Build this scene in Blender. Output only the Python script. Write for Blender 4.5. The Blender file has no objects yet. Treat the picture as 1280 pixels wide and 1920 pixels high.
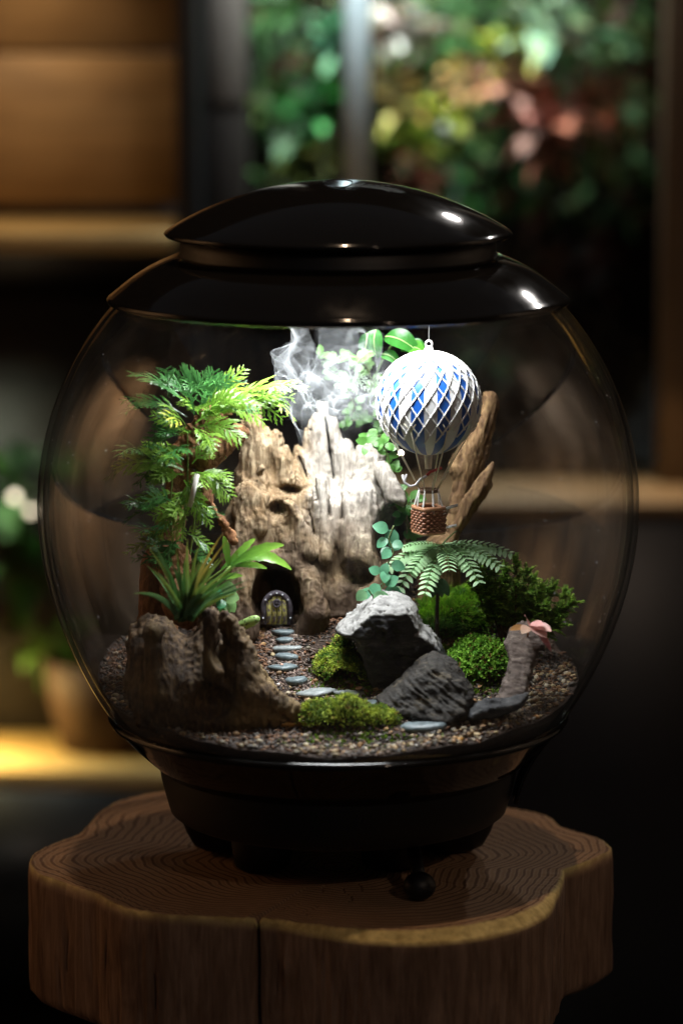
import bpy, math, random
import numpy as np
from mathutils import Vector, Matrix, Quaternion
R = math.radians
random.seed(11)
rng = np.random.default_rng(11)
sc = bpy.context.scene
col = sc.collection

# ------------------------------------------------------------------ camera
FPX = 6400.0                      # focal length in photograph pixels (1920 high)
CAM = Vector((0.0027, -2.81, 0.779))
PITCH = 9.6
cd = bpy.data.cameras.new('camera')
cam = bpy.data.objects.new('camera', cd); col.objects.link(cam); sc.camera = cam
cd.sensor_fit = 'VERTICAL'; cd.sensor_height = 36; cd.lens = FPX/1920*36
cam.location = CAM; cam.rotation_euler = (R(90-PITCH), 0, 0)
cd.clip_start = 0.05; cd.clip_end = 60
cd.dof.use_dof = True; cd.dof.focus_distance = 2.84; cd.dof.aperture_fstop = 2.6
cd.dof.aperture_blades = 0

# ------------------------------------------------------------------ world (dim shop interior)
w = bpy.data.worlds.new('World'); sc.world = w; w.use_nodes = True
bg = w.node_tree.nodes['Background']
bg.inputs[0].default_value = (0.72, 0.84, 1.0, 1); bg.inputs[1].default_value = 0.034

sc.view_settings.view_transform = 'Standard'; sc.view_settings.look = 'None'
sc.view_settings.exposure = 0.0; sc.view_settings.gamma = 1.0
sc.cycles.use_denoising = True
try: sc.cycles.denoiser = 'OPENIMAGEDENOISE'
except Exception: pass
sc.cycles.transparent_max_bounces = 48
sc.cycles.max_bounces = 8; sc.cycles.diffuse_bounces = 4; sc.cycles.glossy_bounces = 4
sc.cycles.sample_clamp_indirect = 4.0
sc.cycles.caustics_reflective = False; sc.cycles.caustics_refractive = False

def lamp(name, kind, loc, aim, energy, color, size=0.1, spread=180, shape='DISK', size_y=None):
    l = bpy.data.lights.new(name, kind); l.energy = energy; l.color = color
    if kind == 'AREA':
        l.shape = shape; l.size = size; l.spread = R(spread)
        if size_y: l.size_y = size_y
    if kind == 'SPOT':
        l.spot_size = R(spread); l.spot_blend = 1.0; l.shadow_soft_size = size
    o = bpy.data.objects.new(name, l); col.objects.link(o); o.location = loc
    o.rotation_euler = (Vector(aim)-Vector(loc)).to_track_quat('-Z', 'Y').to_euler()
    return o

GZ, GR = 0.3106, 0.25            # globe centre height and radius
def glr(z, off=0.0):
    """radius of the glass at height z (a little fuller than a sphere low down)"""
    dz = np.asarray(z, float)-GZ; k = np.where(dz < 0, 1-0.088*np.clip(-dz/0.17, 0, 1), 1.0); g = GR-off
    return np.sqrt(np.maximum(1e-6, g*g-(dz*k)**2))
# the terrarium's own lamp in the lid, the shop ceiling spot, the tank and shelf lamps, and added fills
lamp('lid_lamp_light', 'AREA', (0.0, -0.015, 0.514), (0.0, -0.013, 0), 2.45, (0.95, 0.98, 1.0), size=0.19, spread=126)
lamp('ceiling_spot_light', 'SPOT', (0.16, -0.16, 4.6), (0, 0, 0), 190.0, (1.0, 0.70, 0.46), size=0.05, spread=20)
lamp('front_fill_light', 'AREA', (1.6, -3.4, 2.2), (0, 0, 0.0), 10.0, (1.0, 0.74, 0.55), size=0.12)  # added unseen fill that warms the front of the wood slice
lamp('side_wall_fill', 'AREA', (-1.3, 0.2, 2.2), (-2.0, 0.6, 0.4), 24.0, (1.0, 0.72, 0.48), size=0.3, spread=70)  # added washes, brighten the side walls that the glass mirrors
lamp('side_wall_fill', 'AREA', (1.4, 0.2, 2.2), (2.0, 0.6, 0.4), 10.0, (1.0, 0.80, 0.62), size=0.3, spread=70)
lamp('wall_spot_light', 'AREA', (0.60, 1.70, 1.56), (0.09, -0.07, 0.55), 0.30, (1.0, 0.95, 0.9), size=0.07, size_y=0.03, shape='RECTANGLE', spread=40)
lamp('wall_spot_light', 'AREA', (1.25, 1.75, 1.67), (0.14, -0.09, 0.51), 0.30, (1.0, 0.95, 0.9), size=0.07, size_y=0.03, shape='RECTANGLE', spread=40)

# ------------------------------------------------------------------ pixel to world
_c, _s = math.cos(R(PITCH)), math.sin(R(PITCH))
def ray(px, py):
    x, y = (px-640)/FPX, -(py-960)/FPX
    return Vector((x, _c + y*_s, -_s + y*_c))
def P(px, py, Y):
    """point of the place seen at a pixel of the photograph, at depth Y"""
    d = ray(px, py); t = (Y-CAM.y)/d.y
    return CAM + d*t
def PZ(px, py, z):
    d = ray(px, py); t = (z-CAM.z)/d.z
    return CAM + d*t

# ------------------------------------------------------------------ noise
_T = rng.random((64, 64, 64)).astype(np.float32)
def vnoise(x, y, z):
    xi = np.floor(x).astype(int); yi = np.floor(y).astype(int); zi = np.floor(z).astype(int)
    xf = (x-xi); yf = (y-yi); zf = (z-zi)
    xf = xf*xf*(3-2*xf); yf = yf*yf*(3-2*yf); zf = zf*zf*(3-2*zf)
    xi &= 63; yi &= 63; zi &= 63
    x1 = (xi+1) & 63; y1 = (yi+1) & 63; z1 = (zi+1) & 63
    a = _T[xi, yi, zi]*(1-xf)+_T[x1, yi, zi]*xf
    b = _T[xi, y1, zi]*(1-xf)+_T[x1, y1, zi]*xf
    c = _T[xi, yi, z1]*(1-xf)+_T[x1, yi, z1]*xf
    d = _T[xi, y1, z1]*(1-xf)+_T[x1, y1, z1]*xf
    return (a*(1-yf)+b*yf)*(1-zf)+(c*(1-yf)+d*yf)*zf
def fbm(p, f, o=3, seed=0.0, ridge=False):
    s = 0; a = 0.5; t = 0
    f = np.array(f, dtype=float)*np.ones(3)
    for i in range(o):
        n = vnoise(p[:, 0]*f[0]+seed+i*7.3, p[:, 1]*f[1]+seed*1.7+i*3.1, p[:, 2]*f[2]+seed*0.6+i*5.7)
        if ridge: n = 1-abs(2*n-1)
        s = s+a*n; t += a; a *= 0.5; f = f*2.03
    return s/t

# ------------------------------------------------------------------ materials
def mat(name):
    m = bpy.data.materials.new(name); m.use_nodes = True
    nt = m.node_tree; b = nt.nodes['Principled BSDF']
    return m, nt, b
def N(nt, t, **kw):
    n = nt.nodes.new(t)
    for k, v in kw.items():
        if k.startswith('i_'):
            n.inputs[k[2:].replace('_', ' ')].default_value = v
        else: setattr(n, k, v)
    return n
def ramp(nt, src, stops):
    r = nt.nodes.new('ShaderNodeValToRGB'); e = r.color_ramp.elements
    while len(e) < len(stops): e.new(0.5)
    for el, (p, c) in zip(e, stops):
        el.position = p; el.color = (*c, 1) if len(c) == 3 else c
    nt.links.new(src, r.inputs[0]); return r
def coords(nt, scale=(1, 1, 1), rot=(0, 0, 0)):
    t = nt.nodes.new('ShaderNodeTexCoord'); mp = nt.nodes.new('ShaderNodeMapping')
    mp.inputs['Scale'].default_value = scale; mp.inputs['Rotation'].default_value = rot
    nt.links.new(t.outputs['Object'], mp.inputs[0]); return mp.outputs[0]
def noise(nt, vec, scale, detail=6, rough=0.6, dist=0.0):
    n = nt.nodes.new('ShaderNodeTexNoise'); nt.links.new(vec, n.inputs['Vector'])
    n.inputs['Scale'].default_value = scale; n.inputs['Detail'].default_value = detail
    n.inputs['Roughness'].default_value = rough; n.inputs['Distortion'].default_value = dist
    return n.outputs[0]
def bump(nt, b, h, strength, dist):
    n = nt.nodes.new('ShaderNodeBump'); n.inputs['Strength'].default_value = strength
    n.inputs['Distance'].default_value = dist; nt.links.new(h, n.inputs['Height'])
    nt.links.new(n.outputs[0], b.inputs['Normal']); return n
def mixc(nt, fac, a, b, mode='MIX'):
    n = nt.nodes.new('ShaderNodeMix'); n.data_type = 'RGBA'; n.blend_type = mode
    for s, v in ((n.inputs[0], fac), (n.inputs[6], a), (n.inputs[7], b)):
        if isinstance(v, bpy.types.NodeSocket): nt.links.new(v, s)
        elif isinstance(v, (int, float)): s.default_value = v
        else: s.default_value = (*v, 1)
    return n.outputs[2]
def math_(nt, op, a, b=None, clamp=False):
    n = nt.nodes.new('ShaderNodeMath'); n.operation = op; n.use_clamp = clamp
    for s, v in ((n.inputs[0], a), (n.inputs[1], b)):
        if v is None: continue
        if isinstance(v, bpy.types.NodeSocket): nt.links.new(v, s)
        else: s.default_value = v
    return n.outputs[0]
def attr(nt, name='Col'):
    n = nt.nodes.new('ShaderNodeAttribute'); n.attribute_name = name; return n
def plain(name, c, rough=0.5, metal=0.0, var=0.0, scale=300, bmp=0.0, spec=0.5, coat=0.0):
    m, nt, b = mat(name)
    b.inputs['Roughness'].default_value = rough; b.inputs['Metallic'].default_value = metal
    b.inputs['Specular IOR Level'].default_value = spec; b.inputs['Coat Weight'].default_value = coat
    v = coords(nt); n = noise(nt, v, scale)
    lo = tuple(max(0, x*(1-var)) for x in c); hi = tuple(min(1, x*(1+var)) for x in c)
    r = ramp(nt, n, [(0.3, lo), (0.7, hi)]); nt.links.new(r.outputs[0], b.inputs['Base Color'])
    if bmp: bump(nt, b, n, 0.6, bmp)
    return m
def emis(name, c, s):
    m, nt, b = mat(name); b.inputs['Base Color'].default_value = (0.8, 0.8, 0.8, 1)
    b.inputs['Emission Color'].default_value = (*c, 1); b.inputs['Emission Strength'].default_value = s
    return m

def leaf_mat(name, rough=0.38, trans=0.35, tint=(1, 1, 1), spec=0.5):
    m, nt, b = mat(name)
    a = attr(nt); v = coords(nt); n = noise(nt, v, 260, 3)
    c = mixc(nt, 0.35, a.outputs['Color'], ramp(nt, n, [(0.3, (0.55, 0.55, 0.55)), (0.7, (1.35, 1.35, 1.2))]).outputs[0], 'MULTIPLY')
    nt.links.new(c, b.inputs['Base Color']); b.inputs['Roughness'].default_value = rough
    b.inputs['Specular IOR Level'].default_value = spec
    tr = nt.nodes.new('ShaderNodeBsdfTranslucent'); nt.links.new(c, tr.inputs[0])
    mx = nt.nodes.new('ShaderNodeMixShader'); mx.inputs[0].default_value = trans
    nt.links.new(b.outputs[0], mx.inputs[1]); nt.links.new(tr.outputs[0], mx.inputs[2])
    nt.links.new(mx.outputs[0], nt.nodes['Material Output'].inputs[0])
    bump(nt, b, n, 0.3, 0.0008)
    return m
LEAF = leaf_mat('leaf_green'); LEAFM = leaf_mat('leaf_matte', 0.6, 0.3)
MOSS = leaf_mat('moss_green', 0.7, 0.3, spec=0.25)
LEAFG = leaf_mat('leaf_glossy', 0.22, 0.3)

def wood_mat(name, dark, mid, pale, patch, vs=(1, 1, 0.16), rough=0.75, wet=None, sc_=260):
    """weathered driftwood: stretched grain, patches of grey and rust, dirt in noise-shaped stains"""
    m, nt, b = mat(name)
    v = coords(nt, vs); v0 = coords(nt)
    g = noise(nt, v, sc_, 8, 0.65, 0.6); p = noise(nt, v0, 32, 4, 0.6, 0.8); q = noise(nt, v0, 75, 6, 0.7, 0.4)
    grain = ramp(nt, g, [(0.30, dark), (0.46, mid), (0.64, pale)]).outputs[0]
    grain2 = mixc(nt, ramp(nt, p, [(0.40, (0, 0, 0)), (0.62, (1, 1, 1))]).outputs[0], grain, patch, 'MIX')
    mixg = mixc(nt, 0.55, grain, grain2)
    stain = ramp(nt, q, [(0.36, (0.28, 0.22, 0.17)), (0.50, (1, 1, 1))]).outputs[0]
    c = mixc(nt, 0.75, mixg, stain, 'MULTIPLY')
    sp = nt.nodes.new('ShaderNodeSeparateColor'); a = attr(nt, 'Col'); nt.links.new(a.outputs['Color'], sp.inputs[0])
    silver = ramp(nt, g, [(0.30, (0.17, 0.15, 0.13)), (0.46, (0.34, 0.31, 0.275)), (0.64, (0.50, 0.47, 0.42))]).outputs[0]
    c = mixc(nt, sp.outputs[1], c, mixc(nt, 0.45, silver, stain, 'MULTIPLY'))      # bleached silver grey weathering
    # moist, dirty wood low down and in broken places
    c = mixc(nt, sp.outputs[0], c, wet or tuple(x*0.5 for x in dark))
    nt.links.new(c, b.inputs['Base Color']); b.inputs['Roughness'].default_value = rough
    b.inputs['Specular IOR Level'].default_value = 0.3
    hs = math_(nt, 'ADD', g, math_(nt, 'MULTIPLY', q, 0.8))
    bump(nt, b, hs, 0.9, 0.0022)
    return m
WOOD = wood_mat('driftwood_pale', (0.055, 0.035, 0.020), (0.19, 0.135, 0.078), (0.37, 0.29, 0.185), (0.21, 0.12, 0.05), wet=(0.055, 0.032, 0.018))
WOODG = wood_mat('driftwood_tan', (0.05, 0.026, 0.012), (0.17, 0.095, 0.042), (0.34, 0.22, 0.10), (0.13, 0.065, 0.03), wet=(0.05, 0.03, 0.02))
WOODR = wood_mat('driftwood_red', (0.10, 0.04, 0.018), (0.28, 0.12, 0.05), (0.42, 0.22, 0.10), (0.16, 0.07, 0.035), vs=(1, 1, 0.4), wet=(0.04, 0.02, 0.012))
WOODD = wood_mat('driftwood_dark', (0.014, 0.008, 0.004), (0.05, 0.027, 0.012), (0.17, 0.105, 0.048), (0.026, 0.013, 0.006), vs=(1, 1, 0.25), wet=(0.26, 0.18, 0.08))
# ------------------------------------------------------------------ mesh building
class MB:
    def __init__(s): s.v = []; s.f = []; s.c = []; s.n = 0
    def add(s, v, f, c=None):
        v = np.asarray(v, dtype=np.float64).reshape(-1, 3)
        s.v.append(v)
        f = np.asarray(f, dtype=np.int64); s.f.append(f+s.n)
        if c is None: c = (0, 0, 0)
        c = np.asarray(c, dtype=np.float32)
        if c.ndim == 1: c = np.tile(c[:3], (len(v), 1))
        s.c.append(c[:, :3]); s.n += len(v)
    def V(s): return np.concatenate(s.v) if s.v else np.zeros((0, 3))
    def C(s): return np.concatenate(s.c)
def to_mesh(name, mb, origin=(0, 0, 0), smooth=True):
    V = mb.V()-np.array(origin)
    me = bpy.data.meshes.new(name)
    tot = []; loop = []
    for f in mb.f:
        if f.size == 0: continue
        tot.append(np.full(len(f), f.shape[1])); loop.append(f.ravel())
    tot = np.concatenate(tot); loop = np.concatenate(loop)
    me.vertices.add(len(V)); me.vertices.foreach_set('co', V.ravel())
    me.loops.add(len(loop)); me.loops.foreach_set('vertex_index', loop.astype(np.int32))
    me.polygons.add(len(tot)); st = np.concatenate([[0], np.cumsum(tot)[:-1]])
    me.polygons.foreach_set('loop_start', st.astype(np.int32))
    me.polygons.foreach_set('loop_total', tot.astype(np.int32))
    if smooth: me.polygons.foreach_set('use_smooth', np.ones(len(tot), dtype=bool))
    a = me.color_attributes.new('Col', 'FLOAT_COLOR', 'POINT')
    C = np.concatenate([mb.C(), np.ones((len(V), 1), dtype=np.float32)], axis=1)
    a.data.foreach_set('color', C.astype(np.float32).ravel())
    me.update(calc_edges=True); me.validate()
    return me
def wloc(o):
    l = Vector((0, 0, 0))
    while o is not None: l = l+o.location; o = o.parent
    return l
def tag(o, label=None, cat=None, group=None, kind=None):
    if label: o['label'] = label
    if cat: o['category'] = cat
    if group: o['group'] = group
    if kind: o['kind'] = kind
    return o
def build(name, mb, m, parent=None, origin=None, smooth=True):
    """link the collected shape as one mesh object; vertices are given in world coordinates"""
    V = mb.V()
    if origin is None:
        lo, hi = V.min(0), V.max(0)
        origin = ((lo[0]+hi[0])/2, (lo[1]+hi[1])/2, lo[2])
    me = to_mesh(name, mb, origin, smooth); me.materials.append(m)
    o = bpy.data.objects.new(name, me); col.objects.link(o)
    if parent is not None:
        o.parent = parent; o.location = Vector(origin)-wloc(parent)
    else: o.location = origin
    return o
def thing(name, loc, label, cat, group=None):
    o = bpy.data.objects.new(name, None); o.empty_display_size = 0.02
    col.objects.link(o); o.location = loc; return tag(o, label, cat, group)

def lathe(mb, prof, cx=0, cy=0, n=96, c=None, closed=False):
    p = np.array(prof, dtype=float); a = np.linspace(0, 2*np.pi, n, endpoint=False)
    V = np.stack([cx+p[:, 0, None]*np.cos(a), cy+p[:, 0, None]*np.sin(a), np.repeat(p[:, 1, None], n, 1)], -1).reshape(-1, 3)
    k = len(p); i = np.arange(k if closed else k-1)[:, None]; j = np.arange(n)[None]
    i2 = (i+1) % k; j2 = (j+1) % n
    F = np.stack([i*n+j, i*n+j2, i2*n+j2, i2*n+j], -1).reshape(-1, 4)
    mb.add(V, F, c)
def box(mb, a, b, c=None, rot=0.0, bev=0.0):
    """box between corners a and b, turned about its own z axis; small chamfer"""
    a = np.array(a, float); b = np.array(b, float); ce = (a+b)/2; h = abs(b-a)/2
    e = min(bev, h.min()*0.45)
    if e <= 0:
        V = np.array([[x, y, z] for x in (-1, 1) for y in (-1, 1) for z in (-1, 1)])*h
        F = [[0, 1, 3, 2], [4, 6, 7, 5], [0, 4, 5, 1], [2, 3, 7, 6], [0, 2, 6, 4], [1, 5, 7, 3]]
        T = []
    else:
        V = []; idx = {}
        for sx in (-1, 1):
            for sy in (-1, 1):
                for sz in (-1, 1):
                    s = np.array([sx, sy, sz])
                    for k in range(3):
                        q = h-e; q[k] = h[k]; idx[(sx, sy, sz, k)] = len(V); V.append(s*q)
        V = np.array(V); F = []; T = []
        for k in range(3):
            for s in (-1, 1):
                u, v = [(1, 2), (2, 0), (0, 1)][k]
                r = []
                for su, sv in ((-1, -1), (1, -1), (1, 1), (-1, 1)):
                    q = [0, 0, 0]; q[k] = s; q[u] = su; q[v] = sv; r.append(idx[(*q, k)])
                F.append(r if s > 0 else r[::-1])
        for k in range(3):
            u, v = [(1, 2), (2, 0), (0, 1)][k]
            for su in (-1, 1):
                for sv in (-1, 1):
                    q = [0, 0, 0]; q[u] = su; q[v] = sv
                    q1 = list(q); q1[k] = -1; q2 = list(q); q2[k] = 1
                    r = [idx[(*q1, u)], idx[(*q2, u)], idx[(*q2, v)], idx[(*q1, v)]]
                    F.append(r if su*sv < 0 else r[::-1])
        for sx in (-1, 1):
            for sy in (-1, 1):
                for sz in (-1, 1):
                    r = [idx[(sx, sy, sz, k)] for k in range(3)]
                    T.append(r if sx*sy*sz > 0 else r[::-1])
    ca, sa = math.cos(rot), math.sin(rot)
    V = V @ np.array([[ca, sa, 0], [-sa, ca, 0], [0, 0, 1]])+ce
    n0 = mb.n; mb.add(V, F, c)
    if len(T): mb.f.append(np.array(T)+n0)
def tube(mb, pts, rad, n=8, c=None, cap=True):
    pts = np.array([tuple(p) for p in pts], float); k = len(pts)
    rad = np.ones(k)*rad if np.isscalar(rad) else np.array(rad, float)
    t = np.gradient(pts, axis=0); t /= np.linalg.norm(t, axis=1)[:, None]+1e-12
    up = np.array([0, 0, 1.0]) if abs(t[0, 2]) < 0.9 else np.array([1.0, 0, 0])
    s = np.cross(t[0], up); s /= np.linalg.norm(s); S = []
    for i in range(k):
        s = s-t[i]*np.dot(s, t[i]); s /= np.linalg.norm(s)+1e-12; S.append(s)
    S = np.array(S); B = np.cross(t, S); a = np.linspace(0, 2*np.pi, n, endpoint=False)
    V = pts[:, None]+rad[:, None, None]*(np.cos(a)[None, :, None]*S[:, None]+np.sin(a)[None, :, None]*B[:, None])
    i = np.arange(k-1)[:, None]; j = np.arange(n)[None]; j2 = (j+1) % n
    F = np.stack([i*n+j, i*n+j2, (i+1)*n+j2, (i+1)*n+j], -1).reshape(-1, 4)
    n0 = mb.n; mb.add(V, F, c)
    if cap:
        mb.f.append(np.array([[n0+q for q in range(n)][::-1]])); mb.f.append(np.array([[n0+(k-1)*n+q for q in range(n)]]))
def ball(mb, ce, r, c=None, n=12, sc3=(1, 1, 1)):
    th = np.linspace(0.0, np.pi, n//2+1); pr = [(max(1e-5, math.sin(t)), -math.cos(t)) for t in th]
    m2 = MB(); lathe(m2, pr, n=n); V = m2.V()*r*np.array(sc3)+np.array(tuple(ce)); mb.add(V, m2.f[0], c)
def bez(a, b, c, n):
    a, b, c = [np.array(tuple(q), float) for q in (a, b, c)]; t = np.linspace(0, 1, n)[:, None]
    return a*(1-t)**2+2*b*t*(1-t)+c*t*t
def unit(v): return v/(np.linalg.norm(v, axis=-1, keepdims=True)+1e-12)
def ribbon(mb, pts, side, width, fold=0.25, c=(0.1, 0.3, 0.05), c2=None):
    """leaf blade: three vertices across (edge, midrib, edge), folded along the midrib"""
    pts = np.asarray(pts, float); k = len(pts); width = np.asarray(width, float)
    t = unit(np.gradient(pts, axis=0)); side = unit(np.asarray(side, float)*np.ones((k, 3)))
    side = unit(side-t*(side*t).sum(1)[:, None]); nrm = np.cross(side, t)
    L = pts+side*width[:, None]+nrm*(width*fold)[:, None]; Q = pts-side*width[:, None]+nrm*(width*fold)[:, None]
    V = np.stack([L, pts, Q], 1).reshape(-1, 3)
    i = np.arange(k-1)*3
    F = np.concatenate([np.stack([i, i+1, i+4, i+3], 1), np.stack([i+1, i+2, i+5, i+4], 1)])
    c = np.array(c, float)
    if c2 is not None:
        u = np.linspace(0, 1, k)[:, None]; cc = c*(1-u)+np.array(c2)*u; cc = np.repeat(cc, 3, 0)
    else: cc = np.tile(c, (3*k, 1))
    mb.add(V, F, cc)

# surface nets over a signed distance grid
def nets(f, lo, hi, h):
    lo = np.array(lo, float); n = np.ceil((np.array(hi)-lo)/h).astype(int)+1
    X = (lo[0]+h*np.arange(n[0]))[:, None, None]; Y = (lo[1]+h*np.arange(n[1]))[None, :, None]; Z = (lo[2]+h*np.arange(n[2]))[None, None, :]
    D = np.broadcast_to(f(X, Y, Z), n).astype(np.float32)
    S = D < 0
    cnt = np.zeros(tuple(n-1), np.int8)
    for a in (0, 1):
        for b in (0, 1):
            for c in (0, 1):
                cnt += S[a:n[0]-1+a, b:n[1]-1+b, c:n[2]-1+c]
    act = (cnt > 0) & (cnt < 8); idx = -np.ones(act.shape, np.int64); ii = np.argwhere(act); idx[act] = np.arange(len(ii))
    acc = np.zeros((len(ii), 3)); k = np.zeros(len(ii))
    cor = [(a, b, c) for a in (0, 1) for b in (0, 1) for c in (0, 1)]
    for p in cor:
        for ax in range(3):
            if p[ax]: continue
            q = list(p); q[ax] = 1
            d0 = D[tuple((ii+p).T)]; d1 = D[tuple((ii+q).T)]
            m = (d0 < 0) != (d1 < 0); t = np.where(m, d0/(d0-d1+1e-20), 0)
            pt = np.tile(np.array(p, float), (len(ii), 1)); pt[:, ax] = t
            acc[m] += pt[m]; k[m] += 1
    V = lo+(ii+acc/k[:, None])*h
    F = []
    for ax in range(3):
        u, v = (ax+1) % 3, (ax+2) % 3
        s = [slice(None)]*3; s2 = [slice(None)]*3; s[ax] = slice(0, -1); s2[ax] = slice(1, None)
        cr = S[tuple(s)] != S[tuple(s2)]; e = np.argwhere(cr)
        e = e[(e[:, u] > 0) & (e[:, v] > 0) & (e[:, u] < n[u]-1) & (e[:, v] < n[v]-1)]
        ins = S[tuple(e.T)]; q = []
        for du, dv in ((0, 0), (-1, 0), (-1, -1), (0, -1)):
            g = e.copy(); g[:, u] += du; g[:, v] += dv; q.append(idx[tuple(g.T)])
        q = np.stack(q, 1); q[~ins] = q[~ins][:, ::-1]; F.append(q)
    return V, np.concatenate(F)
def vnormals(V, F):
    n = np.cross(V[F[:, 2]]-V[F[:, 0]], V[F[:, 3]]-V[F[:, 1]]); o = np.zeros_like(V)
    for k in range(4):
        for a in range(3): o[:, a] += np.bincount(F[:, k], n[:, a], len(V))
    return unit(o)
def poly_d(X, Z, pts):
    """signed 2-D distance in the x,z plane (negative inside) to a closed outline"""
    pts = np.array(pts, float); n = len(pts); d = np.full(np.broadcast(X, Z).shape, 1e9); ins = np.zeros(d.shape, bool)
    for i in range(n):
        a = pts[i]; b = pts[(i+1) % n]; e = b-a; wx = X-a[0]; wz = Z-a[1]
        t = np.clip((wx*e[0]+wz*e[1])/(e@e+1e-12), 0, 1)
        d = np.minimum(d, np.hypot(wx-t*e[0], wz-t*e[1]))
        c = ((a[1] > Z) != (b[1] > Z)) & (X < (b[0]-a[0])*(Z-a[1])/(b[1]-a[1]+1e-12)+a[0])
        ins ^= c
    return np.where(ins, -d, d)
def slab(pxs, Yc, T, Rr=0.012, tilt=0.0, lean=0.0, jag=0.0):
    """an outline traced at depth Yc with real thickness 2T that rounds off towards its edges"""
    pts = [(P(x, y, Yc).x, P(x, y, Yc).z) for x, y in pxs]; cz = np.mean([p[1] for p in pts]); cx = np.mean([p[0] for p in pts])
    def f(X, Y, Z):
        d2 = poly_d(X, Z, pts)
        if jag:                  # splintered outline
            q = np.stack([np.broadcast_to(X, d2.shape).ravel(), 0*d2.ravel()+Yc, np.broadcast_to(Z, d2.shape).ravel()], 1); d2 = d2+jag*2*(fbm(q, (260, 1, 70), 3, 5.5, True)-0.62).reshape(d2.shape)
        th = T*np.sqrt(np.clip(-d2/Rr, 0.02, 1))
        yc = Yc+tilt*(Z-cz)+lean*(X-cx)
        return np.maximum(d2, (abs(Y-yc)-th)*0.8)
    return f
def caps(a, b, ra, rb, sy=1.0):
    a = np.array(tuple(a)); b = np.array(tuple(b)); e = b-a
    def f(X, Y, Z):
        wx = X-a[0]; wy = Y-a[1]; wz = Z-a[2]
        t = np.clip((wx*e[0]+wy*e[1]+wz*e[2])/(e@e), 0, 1)
        return np.sqrt((wx-t*e[0])**2+((wy-t*e[1])/sy)**2+(wz-t*e[2])**2)-(ra+(rb-ra)*t)
    return f
def ell(c, r):
    c = np.array(tuple(c)); r = np.array(r, float)
    return lambda X, Y, Z: (np.sqrt(((X-c[0])/r[0])**2+((Y-c[1])/r[1])**2+((Z-c[2])/r[2])**2)-1)*r.min()
def smin(a, b, k):
    h = np.clip(0.5+0.5*(b-a)/k, 0, 1); return b*(1-h)+a*h-k*h*(1-h)
def union(fs, k=0.006):
    def f(X, Y, Z):
        d = fs[0](X, Y, Z)
        for g in fs[1:]: d = smin(d, g(X, Y, Z), k)
        return d
    return f
def carve(f, gs, k=0.003):
    def h(X, Y, Z):
        d = f(X, Y, Z)
        for g in gs: d = -smin(-d, g(X, Y, Z), k)
        return d
    return h

# ------------------------------------------------------------------ ground height inside the globe
def gh(x, y):
    x = np.asarray(x, float); y = np.asarray(y, float)
    base = 0.141+0.11*(y+0.185)+0.066*np.exp(-x**2/0.0128-(y-0.12)**2/0.0162)
    p = np.stack([x.ravel(), y.ravel(), 0*x.ravel()], 1) if x.ndim else np.array([[float(x), float(y), 0.0]])
    n = (fbm(p, 22, 3, 3.3)-0.5)*0.016
    n = n.reshape(x.shape) if x.ndim else float(n[0])
    return base+n
def GP(px, py, off=0.0):
    """where the ray through a pixel meets the ground in the globe"""
    d = ray(px, py); t = 2.5
    for k in range(60):
        q = CAM+d*t; e = q.z-(float(gh(q.x, q.y))+off)
        t += e*2.2 if abs(e) > 1e-5 else 0
    return CAM+d*t
# ================================================================== STRUCTURE AND BACKGROUND
DARKW = plain('wall_paint', (0.008, 0.010, 0.013), 0.8, var=0.15, scale=6)
FLOORM = plain('floor_concrete', (0.035, 0.032, 0.03), 0.5, var=0.3, scale=8)
BLACKM = plain('black_metal', (0.012, 0.012, 0.014), 0.35, var=0.2, scale=20)
GREYM = plain('grey_metal', (0.11, 0.095, 0.08), 0.4, var=0.15, scale=12)
def plank_mat(name, c):
    m, nt, b = mat(name); v = coords(nt, (0.25, 1, 3)); g = noise(nt, v, 14, 6, 0.6, 1.2)
    v2 = coords(nt, (1, 1, 2)); k = noise(nt, v2, 5, 2)
    r = ramp(nt, g, [(0.3, tuple(x*0.62 for x in c)), (0.55, c), (0.75, tuple(min(1, x*1.2) for x in c))]).outputs[0]
    r2 = mixc(nt, 0.5, r, ramp(nt, k, [(0.3, (0.6, 0.5, 0.4)), (0.6, (1, 1, 1))]).outputs[0], 'MULTIPLY')
    nt.links.new(r2, b.inputs['Base Color']); b.inputs['Roughness'].default_value = 0.55
    bump(nt, b, g, 0.4, 0.002); return m
PLANK = plank_mat('pine_plank', (0.42, 0.27, 0.13)); BOARD = plank_mat('pine_board', (0.66, 0.47, 0.20))
DWOOD = plank_mat('dark_board', (0.022, 0.016, 0.011))
YW = 2.35
mb = MB(); box(mb, (-2.5, YW, -0.9), (2.5, YW+0.1, 2.6)); tag(build('back_wall', mb, DARKW), 'dark painted shop wall far behind the globe', kind='structure')
mb = MB(); box(mb, (-2.5, -4.2, -0.92), (2.5, YW, -0.88)); tag(build('floor', mb, FLOORM), 'dark shop floor', kind='structure')

for s_, nm_, cc in ((-1, 'left_wall', (0.36, 0.25, 0.15)), (1, 'right_wall', (0.30, 0.26, 0.22))):
    mb = MB()
    for k in range(3):
        for q_ in range(9): box(mb, (s_*2.0, -4.2+q_*0.72, -0.9+k*1.1), (s_*2.05, -4.2+q_*0.72+0.70, -0.9+k*1.1+1.06), bev=0.01)
    tag(build(nm_, mb, plain(nm_+'_panel', cc, 0.6, var=0.25, scale=3)), 'wood panelled side wall of the shop', kind='structure')
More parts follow.
